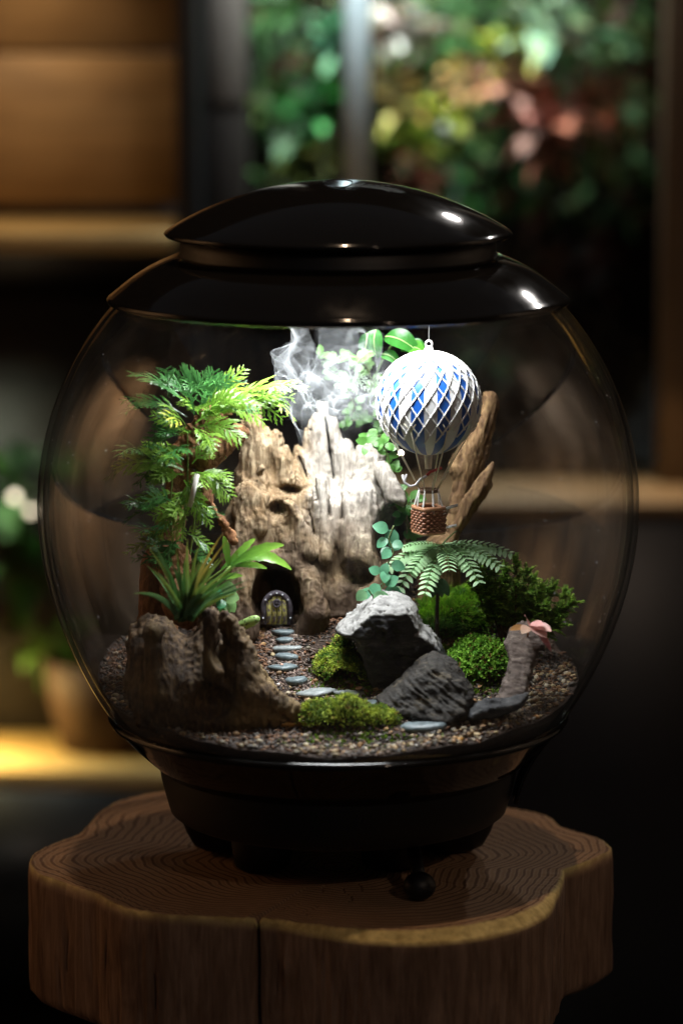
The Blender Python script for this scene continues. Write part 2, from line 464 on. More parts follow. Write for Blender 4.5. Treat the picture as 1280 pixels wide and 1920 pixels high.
# --- pine shelving on the left
YL = 1.95
def pw(px, py, Y=YL): return P(px, py, Y)
x0, x1 = pw(-420, 0).x, pw(338, 0).x
zA, zB = pw(0, 408).z, pw(0, 1372).z
sh = thing('pine_shelving', ((x0+x1)/2, YL, -0.88), 'pine shelving with plank back panel, left behind the globe', 'shelving')
ztop = pw(0, -260).z; zs = [zA+0.02, pw(0, 235).z, pw(0, 96).z, pw(0, -60).z, ztop]
zs = [zA+0.015, pw(0, 97).z, ztop]
for i in range(2):
    mb = MB(); box(mb, (x0, YL+0.0, zs[i]+0.003), (x1, YL+0.02, zs[i+1]-0.003), bev=0.003); build('plank', mb, PLANK, sh)
for z in (zA, zB):
    mb = MB(); box(mb, (x0, YL-0.23, z-0.028), (x1-0.002, YL+0.0, z), bev=0.003); build('shelf', mb, BOARD, sh)
mb = MB(); box(mb, (x0, YL+0.02, -0.87), (x1, YL+0.04, zA-0.03)); build('back_board', mb, DWOOD, sh)
mb = MB(); box(mb, (x0, YL-0.22, zB-0.30), (x1, YL-0.2, zB-0.03)); build('front_board', mb, BLACKM, sh)
lamp('upper_shelf_light', 'AREA', (pw(60, 0).x, YL-0.17, pw(0, -170).z), (pw(60, 0).x, YL-0.10, pw(0, 420).z), 0.42, (1.0, 0.72, 0.42), size=0.16, spread=120)
lamp('lower_shelf_light', 'AREA', (pw(-110, 0).x, YL-0.17, zB+0.14), (pw(60, 0).x, YL-0.15, zB), 1.0, (1.0, 0.72, 0.26), size=0.06, spread=150)

lamp('shelf_plant_fill', 'AREA', (pw(-40, 0).x, YL-0.22, zA-0.06), (pw(60, 0).x, YL-0.06, zB+0.15), 0.45, (0.9, 1.0, 0.75), size=0.08, spread=80)  # added fill to brighten the plants on the lower shelf
# --- posts between the shelving and the tank
pa = pw(341, 0).x; pb = pw(378, 0).x; pc = pw(466, 0).x
mb = MB(); box(mb, (pa, YL-0.2, -0.88), (pb, YL, 1.6), bev=0.003); tag(build('post', mb, BLACKM), 'black upright post right of the pine planks', 'post')
mb = MB(); box(mb, (pb+0.003, YL-0.05, pw(0, 1500).z), (pc, YL+0.02, 1.6), bev=0.004); gp = tag(build('post', mb, plain('dark_post', (0.035, 0.030, 0.027), 0.5)), 'grey upright post with light near its top put into a paler panel, beside the black one', 'post')
mb = MB(); box(mb, (pb+0.012, YL-0.058, pw(0, 188).z), (pc-0.003, YL-0.051, 1.5), bev=0.002); build('lit_top', mb, plain('lit_top_tone', (0.26, 0.23, 0.20), 0.6), gp)  # the post's lit top put into the colour of an added panel

# --- big planted display tank
YT = 1.85
tx0, tx1 = P(470, 0, YT).x, P(1300, 0, YT).x
tz0, tz1 = P(0, 905, YT).z+0.004, 1.28
tank = thing('display_tank', ((tx0+tx1)/2, YT, tz0), 'tall lit display tank full of blurred foliage behind the globe', 'tank')
def glass_mat(name, tint=(1, 1, 1), refl=1.0, edge=0.0, dust=0.0):
    """thin clear glass: passes light straight through and mirrors by Schlick's law"""
    m, nt, b = mat(name); nt.nodes.remove(b)
    g = nt.nodes.new('ShaderNodeNewGeometry'); vd = nt.nodes.new('ShaderNodeVectorMath'); vd.operation = 'DOT_PRODUCT'
    nt.links.new(g.outputs['Incoming'], vd.inputs[0]); nt.links.new(g.outputs['Normal'], vd.inputs[1])
    c = math_(nt, 'ABSOLUTE', vd.outputs['Value']); o = math_(nt, 'SUBTRACT', 1.0, c, True)
    p = math_(nt, 'POWER', o, 5.0); f = math_(nt, 'ADD', math_(nt, 'MULTIPLY', p, 0.80*refl), 0.055*refl, True)
    t = nt.nodes.new('ShaderNodeBsdfTransparent'); gl = nt.nodes.new('ShaderNodeBsdfGlossy')
    gl.inputs['Roughness'].default_value = 0.02
    # longer way through the glass near the rim tints it slightly
    e = math_(nt, 'POWER', o, 3.0)
    cc = mixc(nt, math_(nt, 'MULTIPLY', e, edge, True), tint, (0.42, 0.37, 0.32)); nt.links.new(cc, t.inputs[0])
    mx = nt.nodes.new('ShaderNodeMixShader'); nt.links.new(f, mx.inputs[0]); nt.links.new(t.outputs[0], mx.inputs[1]); nt.links.new(gl.outputs[0], mx.inputs[2])
    out = mx.outputs[0]
    if dust:                      # faint smears and wiping streaks
        v_ = coords(nt, (1, 1, 0.22), (0.5, 0.3, 0)); s1 = noise(nt, v_, 34, 6, 0.6, 1.5)
        s2 = ramp(nt, s1, [(0.48, (0, 0, 0)), (0.75, (1, 1, 1))]).outputs[0]; df_ = nt.nodes.new('ShaderNodeBsdfDiffuse'); df_.inputs[0].default_value = (0.8, 0.68, 0.55, 1)
        m3 = nt.nodes.new('ShaderNodeMixShader'); nt.links.new(math_(nt, 'MULTIPLY', math_(nt, 'ADD', s2, 0.12), dust), m3.inputs[0]); nt.links.new(out, m3.inputs[1]); nt.links.new(df_.outputs[0], m3.inputs[2]); out = m3.outputs[0]
    nt.links.new(out, nt.nodes['Material Output'].inputs[0]); return m
TGLASS = glass_mat('tank_glass', (0.96, 0.98, 0.97), 0.15)
TEDGE = plain('tank_glass_edge', (0.66, 0.80, 0.84), 0.25, var=0.1, scale=20)
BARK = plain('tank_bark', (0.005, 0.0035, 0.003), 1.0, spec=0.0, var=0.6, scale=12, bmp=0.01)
mb = MB(); box(mb, (tx0, YT-0.004, tz0), (tx1, YT, tz1)); build('front_pane', mb, TGLASS, tank)
mb = MB(); box(mb, (P(645, 0, YT-0.02).x, YT-0.045, P(0, 350, YT).z), (P(693, 0, YT-0.02).x, YT-0.030, tz1), bev=0.003); build('glass_seam', mb, TEDGE, tank)
mb = MB(); box(mb, (tx0, YT, tz0), (tx1, YT+0.46, tz0+0.02)); build('base', mb, BARK, tank)
# rough bark background of the tank
g = 60; xs = np.linspace(tx0, tx1, g); zz = np.linspace(tz0+0.02, tz1, g); X, Z = np.meshgrid(xs, zz)
p = np.stack([X.ravel(), X.ravel()*0, Z.ravel()], 1); Yb = YT+0.42-0.10*fbm(p, 9, 4, 2.2)
V = np.stack([p[:, 0], Yb, p[:, 2]], 1); i = np.arange(g-1)[:, None]; j = np.arange(g-1)[None]
F = np.stack([i*g+j, i*g+j+1, (i+1)*g+j+1, (i+1)*g+j], -1).reshape(-1, 4)
mb = MB(); mb.add(V, F); build('bark_background', mb, BARK, tank)
mb = MB(); box(mb, (P(1238, 0, YT).x, YT-0.06, tz0), (P(1330, 0, YT).x, YT-0.025, tz1), bev=0.004)
tag(build('post', mb, plain('tan_post', (0.12, 0.085, 0.055), 0.5, var=0.1, scale=10)), 'tan upright post at the right edge of the tank', 'post')
lamp('tank_light', 'AREA', (P(800, 0, YT).x, YT+0.06, 1.29), (P(860, 0, YT).x, YT+0.16, 0.3), 8.5, (0.95, 1.0, 0.93), size=0.34, spread=120)

lamp('tank_front_fill', 'AREA', (P(700, 0, YT).x, YT-0.42, 1.55), (P(720, 0, YT).x, YT, 1.0), 6.0, (0.90, 0.98, 1.0), size=0.10, spread=36)  # unseen added fill brightening the glass seam and leaf fronts
def clump(px, py, Y, r, n, ll, c, label, name='tank_plant', up=0.25, wd=0.35, m=None, cat='plant', group='plants in the display tank', var=0.25):
    """a leafy plant: arching blades leave its middle in all directions"""
    ce = P(px, py, Y); mb = MB(); ce = np.array(tuple(ce))
    for k in range(n):
        d = rng.normal(size=3); d[2] = d[2]*0.7+up; d[1] *= 0.7; d = unit(d)
        a = ce+d*r*rng.uniform(0.0, 0.55)+np.array([0, 0, -r*0.2]); L = ll*rng.uniform(0.6, 1.2)
        e = a+d*L; mid = (a+e)/2+np.array([0, 0, L*0.22]); e = e+np.array([0, 0, -L*0.25])
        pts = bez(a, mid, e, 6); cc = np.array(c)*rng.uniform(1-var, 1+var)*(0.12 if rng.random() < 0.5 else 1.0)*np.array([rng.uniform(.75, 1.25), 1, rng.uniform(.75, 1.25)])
        tube(mb, [ce-np.array([0, 0, r*0.25]), a], 0.0012, 4, np.array(c)*.5, cap=False)
        ribbon(mb, pts, np.cross(d, [0.1, 0.2, 1])+rng.normal(size=3)*0.3, np.array([0.05, 0.7, 1, 0.85, 0.5, 0.03])*L*wd, 0.2, cc, cc*1.1)
    tag(build(name, mb, m or LEAFM, origin=tuple(ce)), label, cat, group)
G1, G2, YG, PK, RD, WG = (0.06, 0.26, 0.07), (0.10, 0.34, 0.12), (0.40, 0.44, 0.07), (0.62, 0.27, 0.20), (0.34, 0.07, 0.035), (0.50, 0.68, 0.48)
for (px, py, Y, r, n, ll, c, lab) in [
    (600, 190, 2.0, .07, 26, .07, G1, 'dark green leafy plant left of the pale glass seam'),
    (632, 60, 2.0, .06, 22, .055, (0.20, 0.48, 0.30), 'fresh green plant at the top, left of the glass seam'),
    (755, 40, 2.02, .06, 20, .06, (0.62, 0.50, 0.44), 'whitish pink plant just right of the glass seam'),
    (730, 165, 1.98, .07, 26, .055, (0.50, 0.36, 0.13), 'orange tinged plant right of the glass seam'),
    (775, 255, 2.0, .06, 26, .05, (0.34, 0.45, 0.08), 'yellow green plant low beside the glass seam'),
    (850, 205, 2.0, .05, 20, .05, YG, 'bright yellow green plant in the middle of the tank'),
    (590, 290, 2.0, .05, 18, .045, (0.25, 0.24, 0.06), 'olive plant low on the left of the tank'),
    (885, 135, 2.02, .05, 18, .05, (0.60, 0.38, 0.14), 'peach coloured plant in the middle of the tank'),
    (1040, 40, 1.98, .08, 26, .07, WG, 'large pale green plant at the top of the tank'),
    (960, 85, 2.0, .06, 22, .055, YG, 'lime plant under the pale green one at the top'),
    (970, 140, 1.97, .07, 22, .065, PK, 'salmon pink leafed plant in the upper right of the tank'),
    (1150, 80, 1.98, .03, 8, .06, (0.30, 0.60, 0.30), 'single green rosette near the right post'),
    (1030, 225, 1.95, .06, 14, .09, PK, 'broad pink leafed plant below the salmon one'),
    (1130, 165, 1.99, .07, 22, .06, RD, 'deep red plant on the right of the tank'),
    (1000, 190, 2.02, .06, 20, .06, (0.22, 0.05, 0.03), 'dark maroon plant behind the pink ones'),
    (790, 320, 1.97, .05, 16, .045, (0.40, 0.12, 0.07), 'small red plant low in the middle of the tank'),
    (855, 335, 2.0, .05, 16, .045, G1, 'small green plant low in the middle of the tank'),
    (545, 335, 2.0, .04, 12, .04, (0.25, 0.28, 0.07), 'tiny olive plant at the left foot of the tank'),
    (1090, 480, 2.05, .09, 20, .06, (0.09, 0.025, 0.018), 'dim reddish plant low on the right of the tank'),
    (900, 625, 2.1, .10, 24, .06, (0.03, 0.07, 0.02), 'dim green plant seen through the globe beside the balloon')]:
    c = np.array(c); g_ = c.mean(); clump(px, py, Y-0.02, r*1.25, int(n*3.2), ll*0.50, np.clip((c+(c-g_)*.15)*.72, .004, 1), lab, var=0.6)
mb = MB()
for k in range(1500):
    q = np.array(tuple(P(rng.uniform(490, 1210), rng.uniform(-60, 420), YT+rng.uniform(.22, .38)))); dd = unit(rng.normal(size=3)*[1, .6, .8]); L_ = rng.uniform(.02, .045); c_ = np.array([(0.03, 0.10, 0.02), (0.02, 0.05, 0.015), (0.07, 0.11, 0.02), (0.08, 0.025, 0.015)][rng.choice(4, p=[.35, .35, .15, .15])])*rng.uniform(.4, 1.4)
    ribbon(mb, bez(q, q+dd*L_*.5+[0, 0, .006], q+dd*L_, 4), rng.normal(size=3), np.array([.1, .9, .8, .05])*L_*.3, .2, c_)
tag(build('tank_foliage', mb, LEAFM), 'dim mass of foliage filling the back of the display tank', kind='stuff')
GLINTM = plain('highlight_white', (0.85, 0.85, 0.80), 0.3)  # white petals modelled in place of round pale highlights among the leaves
for (px, py, r, lab) in ((833, 240, .008, 'round whitish bloom modelled as petals in the middle of the tank'), (666, 22, .010, 'round whitish bloom modelled as petals at the top by the glass seam')):
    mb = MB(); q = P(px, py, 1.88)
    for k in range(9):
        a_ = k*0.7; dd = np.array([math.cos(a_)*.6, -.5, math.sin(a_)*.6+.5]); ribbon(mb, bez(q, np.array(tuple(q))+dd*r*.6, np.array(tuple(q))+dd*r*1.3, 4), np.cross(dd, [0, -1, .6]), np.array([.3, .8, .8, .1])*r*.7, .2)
    tag(build('highlight', mb, GLINTM, origin=tuple(q)), lab, 'flower', 'pale modelled glints in the display tank')
# --- board and cabinet right of and behind the globe
YR = 1.80
rz = P(0, 905, YR).z
mb = MB(); xa, xb = P(700, 0, YR).x, P(1500, 0, YR).x
rs = thing('tank_cabinet', ((xa+xb)/2, YR, -0.88), 'black cabinet with a pine top board carrying the display tank', 'cabinet')
box(mb, (xa, YR-0.17, rz-0.02), (xb, YR+0.5, rz), bev=0.003); build('top_board', mb, plank_mat('cabinet_pine', (0.24, 0.14, 0.055)), rs)
mb = MB(); box(mb, (xa+0.01, YR-0.13, -0.87), (xb, YR+0.45, rz-0.023), bev=0.003); build('cabinet_body', mb, BLACKM, rs)
lamp('cabinet_light', 'AREA', (P(1300, 0, YR).x, YR-0.10, rz+0.16), (P(1200, 0, YR).x, YR-0.10, rz), 0.075, (1.0, 0.56, 0.25), size=0.08, spread=130)

# --- plants, pot and bulbs on the lower left shelf
for (px, py, Y, r, n, ll, c, lab) in [
    (20, 900, 1.86, .08, 26, .07, (0.06, 0.16, 0.04), 'green pot plant behind the two round bulbs'),
    (30, 1040, 1.88, .08, 26, .06, (0.05, 0.17, 0.04), 'dark green pot plant below the two round bulbs'),
    (80, 1180, 1.86, .07, 24, .05, (0.07, 0.16, 0.03), 'low green plant above the lower pine shelf'),
    (170, 870, 1.9, .05, 16, .05, (0.05, 0.11, 0.03), 'small dark plant behind the left side of the globe')]:
    clump(px, py, Y, r, n, ll, c, lab, name='pot_plant', group='plants on the pine shelving')
BULB = emis('bulb_glow', (1.0, 0.83, 0.60), 3.0)
for px, py, r, lab in ((28, 932, 0.0065, 'round glowing bulb farther left among the plants'), (58, 958, 0.0055, 'round glowing bulb close to the left side of the globe')):
    mb = MB(); ball(mb, P(px, py, 1.78), r); b_ = tag(build('bulb', mb, BULB), lab, 'bulb', 'bulbs among the shelf plants')
    mb = MB(); q = P(px, py, 1.78); tube(mb, [q+Vector((0, 0.002, r*0.8)), q+Vector((0, 0.01, 0.05)), q+Vector((0, 0.09, 0.07))], 0.0015); build('cord', mb, BLACKM, b_)
mb = MB(); q = P(195, 1330, YL-0.10); lathe(mb, [(0.0, zB+.001), (0.06, zB+.001), (0.075, zB+0.07), (0.085, zB+0.13), (0.078, zB+0.13), (0.068, zB+0.07), (0, zB+0.06)], q.x, q.y, 40)
tag(build('pot', mb, plain('terracotta', (0.055, 0.026, 0.013), 0.7, var=0.25, scale=30)), 'brown round pot on the lower pine shelf', 'pot')
# ================================================================== WOOD SLICE TABLE
pts = [(52, 1618), (60, 1600), (100, 1580), (150, 1562), (166, 1545), (182, 1525), (215, 1503), (260, 1489), (310, 1483), (400, 1476), (520, 1470), (640, 1468), (760, 1473), (860, 1490),
       (960, 1515), (1000, 1520), (1030, 1530), (1048, 1547), (1090, 1560), (1130, 1573), (1150, 1590), (1120, 1607), (1085, 1620), (1058, 1629), (1054, 1650), (1043, 1672), (1025, 1700), (980, 1722), (900, 1742),
       (800, 1752), (700, 1750), (600, 1738), (520, 1725), (484, 1722), (400, 1719), (300, 1714), (235, 1703), (180, 1675), (120, 1655), (70, 1638)]
W = [PZ(x, y, 0) for x, y in pts]; ox, oy = 0.0, -0.01
an = np.array([math.atan2(q.y-oy, q.x-ox) for q in W]); ra = np.array([math.hypot(q.x-ox, q.y-oy) for q in W])
o_ = np.argsort(an); an, ra = an[o_], ra[o_]
na = 900; A = np.linspace(-np.pi, np.pi, na, endpoint=False); RA = np.interp(A, an, ra, period=2*np.pi)
ker = np.exp(-0.5*(np.arange(-8, 9)/2.2)**2); ker /= ker.sum(); RS = np.convolve(np.concatenate([RA[-8:], RA, RA[:8]]), ker, 'valid')
crackA = math.atan2(PZ(484, 1720, 0).y-oy, PZ(484, 1720, 0).x-ox)
da = abs((A-crackA+np.pi) % (2*np.pi)-np.pi)
checks = [(rng.uniform(-np.pi, np.pi), rng.uniform(.25, .75), rng.uniform(.06, .22), rng.uniform(.0012, .0028)) for _ in range(16)]
vchecks = [(rng.uniform(-np.pi, 0), rng.uniform(0, .7), rng.uniform(.15, .5), rng.uniform(.0015, .004)) for _ in range(26)]
HT = 0.118
us = np.concatenate([np.linspace(0.01, 0.95, 50), [0.962, 0.974, 0.986, 0.995]])
rows = []; cl = []
cnt = np.stack([np.cos(A)*3, np.sin(A)*3, A*0], 1)
wv = 0.006*(fbm(cnt, 2.3, 3, 9.1)-0.5)
edge = 0.985-0.068*np.exp(-((A-R(-62))/R(38))**2)+0.010*(fbm(cnt, 4, 3, 4.4)-0.5)*2
for u in us:
    r = RS*u; x = ox+r*np.cos(A); y = oy+r*np.sin(A)
    q = np.stack([x, y, 0*x], 1)
    drop = np.clip((u-edge)/0.05, 0, 1); z = -drop**1.6*0.007+(fbm(q, 60, 2, 5.0)-0.5)*0.0007
    # radial crack from the rim towards the middle
    cw = 0.0022*np.clip((u-0.35)/0.6, 0, 1); cd_ = np.abs(da*r - 0)
    z = z-0.006*np.exp(-(cd_/(0.5*cw+0.0004))**2)*np.clip((u-0.38)*6, 0, 1)
    for ca_, u0, ul, dp_ in checks:      # short drying checks
        dd = abs((A-ca_-0.03*math.sin(u*30)+np.pi) % (2*np.pi)-np.pi)*r
        if u0 < u < u0+ul: z = z-dp_*np.exp(-(dd/0.0007)**2)
    z = z+(u > .9)*(fbm(np.stack([A*60, 0*A, 0*A], 1), 1, 2, 7.7)-.5)*0.0016
    rows.append(np.stack([x, y, z], 1)); cl.append(np.stack([np.full(na, u), drop, 0*A], 1))
sides = np.linspace(0, 1, 26)[1:]
for s in sides:
    zz = -0.007-s*(HT-0.007)
    g = (fbm(np.stack([A*40, 0*A, 0*A+zz*18], 1), 1, 3, 1.1)-0.5)*0.0035 + (fbm(np.stack([A*7, 0*A, 0*A+zz*14], 1), 1, 3, 2.1)-0.5)*0.006
    r = RS+g*min(1, s*4)-0.013*np.clip((s-0.90)/0.1, 0, 1)**2 - 0.011*np.exp(-(da*RS/0.0017)**2)
    for ca_, s0_, sl_, dp_ in vchecks:
        dd = abs((A-ca_-0.004*math.sin(s*9)+np.pi) % (2*np.pi)-np.pi)*RS
        if s0_ < s < s0_+sl_: r = r-dp_*np.exp(-(dd/0.0008)**2)
    rows.append(np.stack([ox+r*np.cos(A), oy+r*np.sin(A), 0*A+zz], 1)); cl.append(np.stack([np.full(na, 1.0), 0*A, np.full(na, 1.0)], 1))
rows.append(np.stack([ox+RS*0.3*np.cos(A), oy+RS*0.3*np.sin(A), 0*A-HT], 1)); cl.append(np.stack([np.full(na, 1.0), 0*A, np.full(na, 1.0)], 1))
V = np.concatenate(rows); k = len(rows); i = np.arange(k-1)[:, None]; j = np.arange(na)[None]
F = np.stack([i*na+j, (i+1)*na+j, (i+1)*na+(j+1) % na, i*na+(j+1) % na], -1).reshape(-1, 4)
mb = MB(); mb.add(V, F, np.concatenate(cl))
mb.f.append(np.array([list(range(na))]))
m, nt, b = mat('stump_wood')
a = attr(nt); sp = nt.nodes.new('ShaderNodeSeparateColor'); nt.links.new(a.outputs['Color'], sp.inputs[0])
v = coords(nt); lo = noise(nt, v, 9, 3, 0.5); fi = noise(nt, v, 90, 5, 0.6)
rg = math_(nt, 'ADD', sp.outputs[0], math_(nt, 'MULTIPLY', lo, 0.20)); rg = math_(nt, 'ADD', rg, math_(nt, 'MULTIPLY', fi, 0.006))
sw = math_(nt, 'SINE', math_(nt, 'MULTIPLY', rg, 175.0)); sw = math_(nt, 'MULTIPLY', math_(nt, 'ADD', sw, 1.0), 0.5)
rings = ramp(nt, sw, [(0.0, (0.34, 0.21, 0.12)), (0.55, (0.42, 0.27, 0.165)), (0.95, (0.17, 0.095, 0.055))]).outputs[0]
topc = mixc(nt, 0.5, rings, ramp(nt, fi, [(0.3, (0.75, 0.7, 0.65)), (0.7, (1.1, 1.1, 1.1))]).outputs[0], 'MULTIPLY')
sap = mixc(nt, ramp(nt, sp.outputs[1], [(0.05, (0, 0, 0)), (0.3, (1, 1, 1))]).outputs[0], topc, ramp(nt, fi, [(0.35, (0.46, 0.34, 0.13)), (0.65, (0.78, 0.62, 0.26))]).outputs[0])
vs = coords(nt, (1, 1, 0.10)); gs = noise(nt, vs, 130, 6, 0.65, 0.8); g2 = noise(nt, coords(nt, (1, 1, 0.3)), 22, 4, 0.6, 0.6)
side = ramp(nt, gs, [(0.3, (0.14, 0.080, 0.052)), (0.55, (0.27, 0.17, 0.115)), (0.75, (0.38, 0.25, 0.175))]).outputs[0]
side = mixc(nt, 0.7, side, ramp(nt, g2, [(0.35, (0.5, 0.45, 0.4)), (0.55, (1, 1, 1))]).outputs[0], 'MULTIPLY')
fc = mixc(nt, sp.outputs[2], sap, side); nt.links.new(fc, b.inputs['Base Color']); b.inputs['Roughness'].default_value = 0.78
b.inputs['Specular IOR Level'].default_value = 0.2
bump(nt, b, math_(nt, 'ADD', math_(nt, 'MULTIPLY', sw, 0.25), math_(nt, 'MULTIPLY', gs, 0.6)), 0.5, 0.0012)
stump = build('wood_slice', mb, m, origin=(0, 0, -HT)); tag(stump, 'thick cracked slice of tree trunk carrying the globe', 'wood slice')
mb = MB(); box(mb, (-0.15, -0.15, -0.87), (0.15, 0.14, -HT-0.001), bev=0.004); tag(build('plinth', mb, BLACKM), 'dark square plinth under the wood slice', 'plinth')

# ================================================================== THE GLOBE
BLACKP, nt, b = mat('black_plastic'); b.inputs['Base Color'].default_value = (0.009, 0.008, 0.007, 1); b.inputs['Roughness'].default_value = 0.16
b.inputs['Coat Weight'].default_value = 0.0; b.inputs['Specular IOR Level'].default_value = 0.35
v = coords(nt); nn = noise(nt, v, 40, 3); rr = ramp(nt, nn, [(0.3, (0.06, 0.06, 0.06)), (0.7, (0.11, 0.11, 0.11))]); nt.links.new(rr.outputs[0], b.inputs['Roughness'])
MATTP = plain('matt_black_plastic', (0.004, 0.004, 0.0045), 0.5, var=0.2, scale=60)
gl = thing('terrarium_globe', (0, 0, 0), 'round glass terrarium with glossy black lid and black stand', 'terrarium')
# glass: outer and inner skin
zs_ = np.concatenate([np.linspace(0.486, 0.16, 60), np.linspace(0.155, 0.122, 8)])
prof = [(float(glr(z)), z) for z in zs_]+[(float(glr(z, 0.0045)), z) for z in zs_[::-1]]
mb = MB(); lathe(mb, prof, n=160, closed=True); GLASS = glass_mat('globe_glass', (0.99, 0.99, 0.985), 1.0, 0.04, 0.012)
build('glass_bowl', mb, GLASS, gl, origin=(0, 0, GZ))
# seam ring, lower bowl and stand
zr = 0.130
SMOKE = BLACKP
mb = MB(); rr_ = float(glr(zr))
lathe(mb, [(rr_-0.004, zr+0.004), (rr_+0.0035, zr+0.0045), (rr_+0.0055, zr+0.0015), (rr_+0.0035, zr-0.002), (rr_-0.004, zr-0.003)], n=160, closed=True)
build('seam_ring', mb, BLACKP, gl, origin=(0, 0, zr))
prof = [(rr_+0.001, zr-0.002)]+[((rr_+0.001)*math.cos(t)**0.8 if t < 1.5 else 0.02, zr-0.002-0.085*math.sin(t)) for t in np.linspace(0.05, 1.25, 18)]
prof = [(rr_+0.002, zr-0.0025), (rr_-0.005, zr-0.009), (rr_-0.015, zr-0.020), (rr_-0.028, zr-0.032), (0.150, 0.089), (0.13, 0.078), (0.11, 0.068), (0.05, 0.06), (0.001, 0.058)]
mb = MB(); lathe(mb, prof, n=160); build('lower_bowl', mb, BLACKP, gl, origin=(0, 0, 0.058))
# stand: flared skirt cut into broad lobes
n = 240; A = np.linspace(0, 2*np.pi, n, endpoint=False)
def lob(a, c, w): d = abs((a-c+np.pi) % (2*np.pi)-np.pi); return 1/(1+np.exp((d-w)*26))
low = np.zeros(n)
for c, w_ in ((R(143), 0.50), (R(37), 0.50)): low = np.maximum(low, lob(A, c, w_))
bot = 0.046*(1-low)+0.0012
rowz = []; prs = [(0.152, 0.100), (0.151, 0.092), (0.149, 0.078), (0.1455, 0.064), (0.142, 0.052)]
for r, z in prs: rowz.append(np.stack([r*np.cos(A), r*np.sin(A), np.full(n, z)], 1))
for f_, dr in ((0.35, 0.138), (0.7, 0.133), (0.92, 0.127), (1.0, 0.117)):
    z = 0.050*(1-f_)+bot*f_; z = np.maximum(z, bot); rowz.append(np.stack([dr*np.cos(A)*(1+0*z), dr*np.sin(A), z], 1))
rowz.append(np.stack([0.086*np.cos(A), 0.086*np.sin(A), bot+0.0002], 1)); rowz.append(np.stack([0.08*np.cos(A), 0.08*np.sin(A), bot+0.01], 1)); rowz.append(np.stack([0.10*np.cos(A), 0.10*np.sin(A), 0*A+0.09], 1))
V = np.concatenate(rowz); k = len(rowz); i = np.arange(k-1)[:, None]; j = np.arange(n)[None]
F = np.stack([i*n+j, (i+1)*n+j, (i+1)*n+(j+1) % n, i*n+(j+1) % n], -1).reshape(-1, 4)
mb = MB(); mb.add(V, F); build('stand', mb, MATTP, gl, origin=(0, 0, 0.001))
mb = MB(); q = PZ(786, 1662, 0.012); ball(mb, (q.x, q.y, 0.0125), 0.0135, n=20, sc3=(1, 1, 0.86)); tube(mb, [(q.x, q.y, 0.014), (q.x-0.004, q.y+0.05, 0.03)], 0.006, 12); build('foot_ball', mb, MATTP, gl)
for lx, ly in ((-0.064, -0.014), (0.044, -0.008)):
    mb = MB(); lathe(mb, [(0.0001, 0.0008), (0.019, 0.0008), (0.0235, 0.004), (0.026, 0.02), (0.030, 0.06), (0.032, 0.085)], lx, ly, 32); build('leg', mb, MATTP, gl)
# curved strap at the right of the stand
mb = MB(); a0 = P(1048, 1352, 0.0); 
for dy in (0.0,): ribbon(mb, bez(P(1047, 1362, -0.02), P(985, 1420, -0.02), P(968, 1500, -0.02), 12), (0, 1, 0), np.full(12, 0.016), 0.02)
st = build('strap', mb, BLACKP, gl); md = st.modifiers.new('thick', 'SOLIDIFY'); md.thickness = 0.003
# lid: lower cover, neck, top cap, lamp
RB = 0.191
def dome(r0, z0, r1, z1, bul, n=16):
    """profile from the outer rim (r0,z0) up to (r1,z1), bulging outwards"""
    t = np.linspace(0, 1, n); return [(r0+(r1-r0)*q, z0+(z1-z0)*q+bul*math.sin(math.pi*q)) for q in t]
zc = 0.4835
prof = [(0.172, zc-0.004), (RB-0.004, zc-0.0045), (RB-0.0008, zc-0.003), (RB, zc-0.0008), (RB-0.0012, zc+0.0012)]+dome(RB-0.003, zc+0.0025, 0.134, zc+0.0355, 0.0038)+[(0.129, zc+0.0355)]
mb = MB(); lathe(mb, prof, n=180); build('lid_cover', mb, BLACKP, gl, origin=(0, 0, zc))
mb = MB(); lathe(mb, [(0.132, 0.516), (0.130, 0.522), (0.1295, 0.536), (0.120, 0.540)], n=120); build('lid_neck', mb, MATTP, gl, origin=(0, 0, 0.516))
zt = 0.5365; RT = 0.1435
prof = [(0.118, zt-0.002), (0.136, zt-0.0035), (RT-0.002, zt-0.002), (RT, zt+0.0003), (RT-0.0013, zt+0.002)]
for q in np.linspace(0.02, 1, 26): prof.append(((RT-0.002)*(1-q)+0.0001, zt+0.0025+0.0415*(1-(1-q)**2.0)**0.93))
mb = MB(); lathe(mb, prof, n=180); build('lid_cap', mb, BLACKP, gl, origin=(0, 0, zt))
mb = MB(); tz_ = zt+0.0425
q = np.linspace(0, 2*np.pi, 40); tube(mb, [(0.012*math.cos(t), -0.020+0.022*math.sin(t), zt+0.0025+0.0415*(1-(math.hypot(0.012*math.cos(t), -0.020+0.022*math.sin(t))/0.1415)**2)**0.93+0.0002) for t in q], 0.0005, 6)
build('embossed_ring', mb, BLACKP, gl)
mb = MB(); lathe(mb, [(0.172, zc-0.004), (0.128, zc+0.012), (0.124, 0.515), (0.118, 0.530), (0.0001, 0.534)], n=96); build('lid_underside', mb, MATTP, gl, origin=(0, 0, zc))
mb = MB(); lathe(mb, [(0.097, 0.5185), (0.097, 0.5162), (0.0001, 0.516)], 0.0, -0.018, n=48); build('lamp_disc', mb, emis('lamp_disc_glow', (0.93, 0.97, 1.0), 6.0), gl)

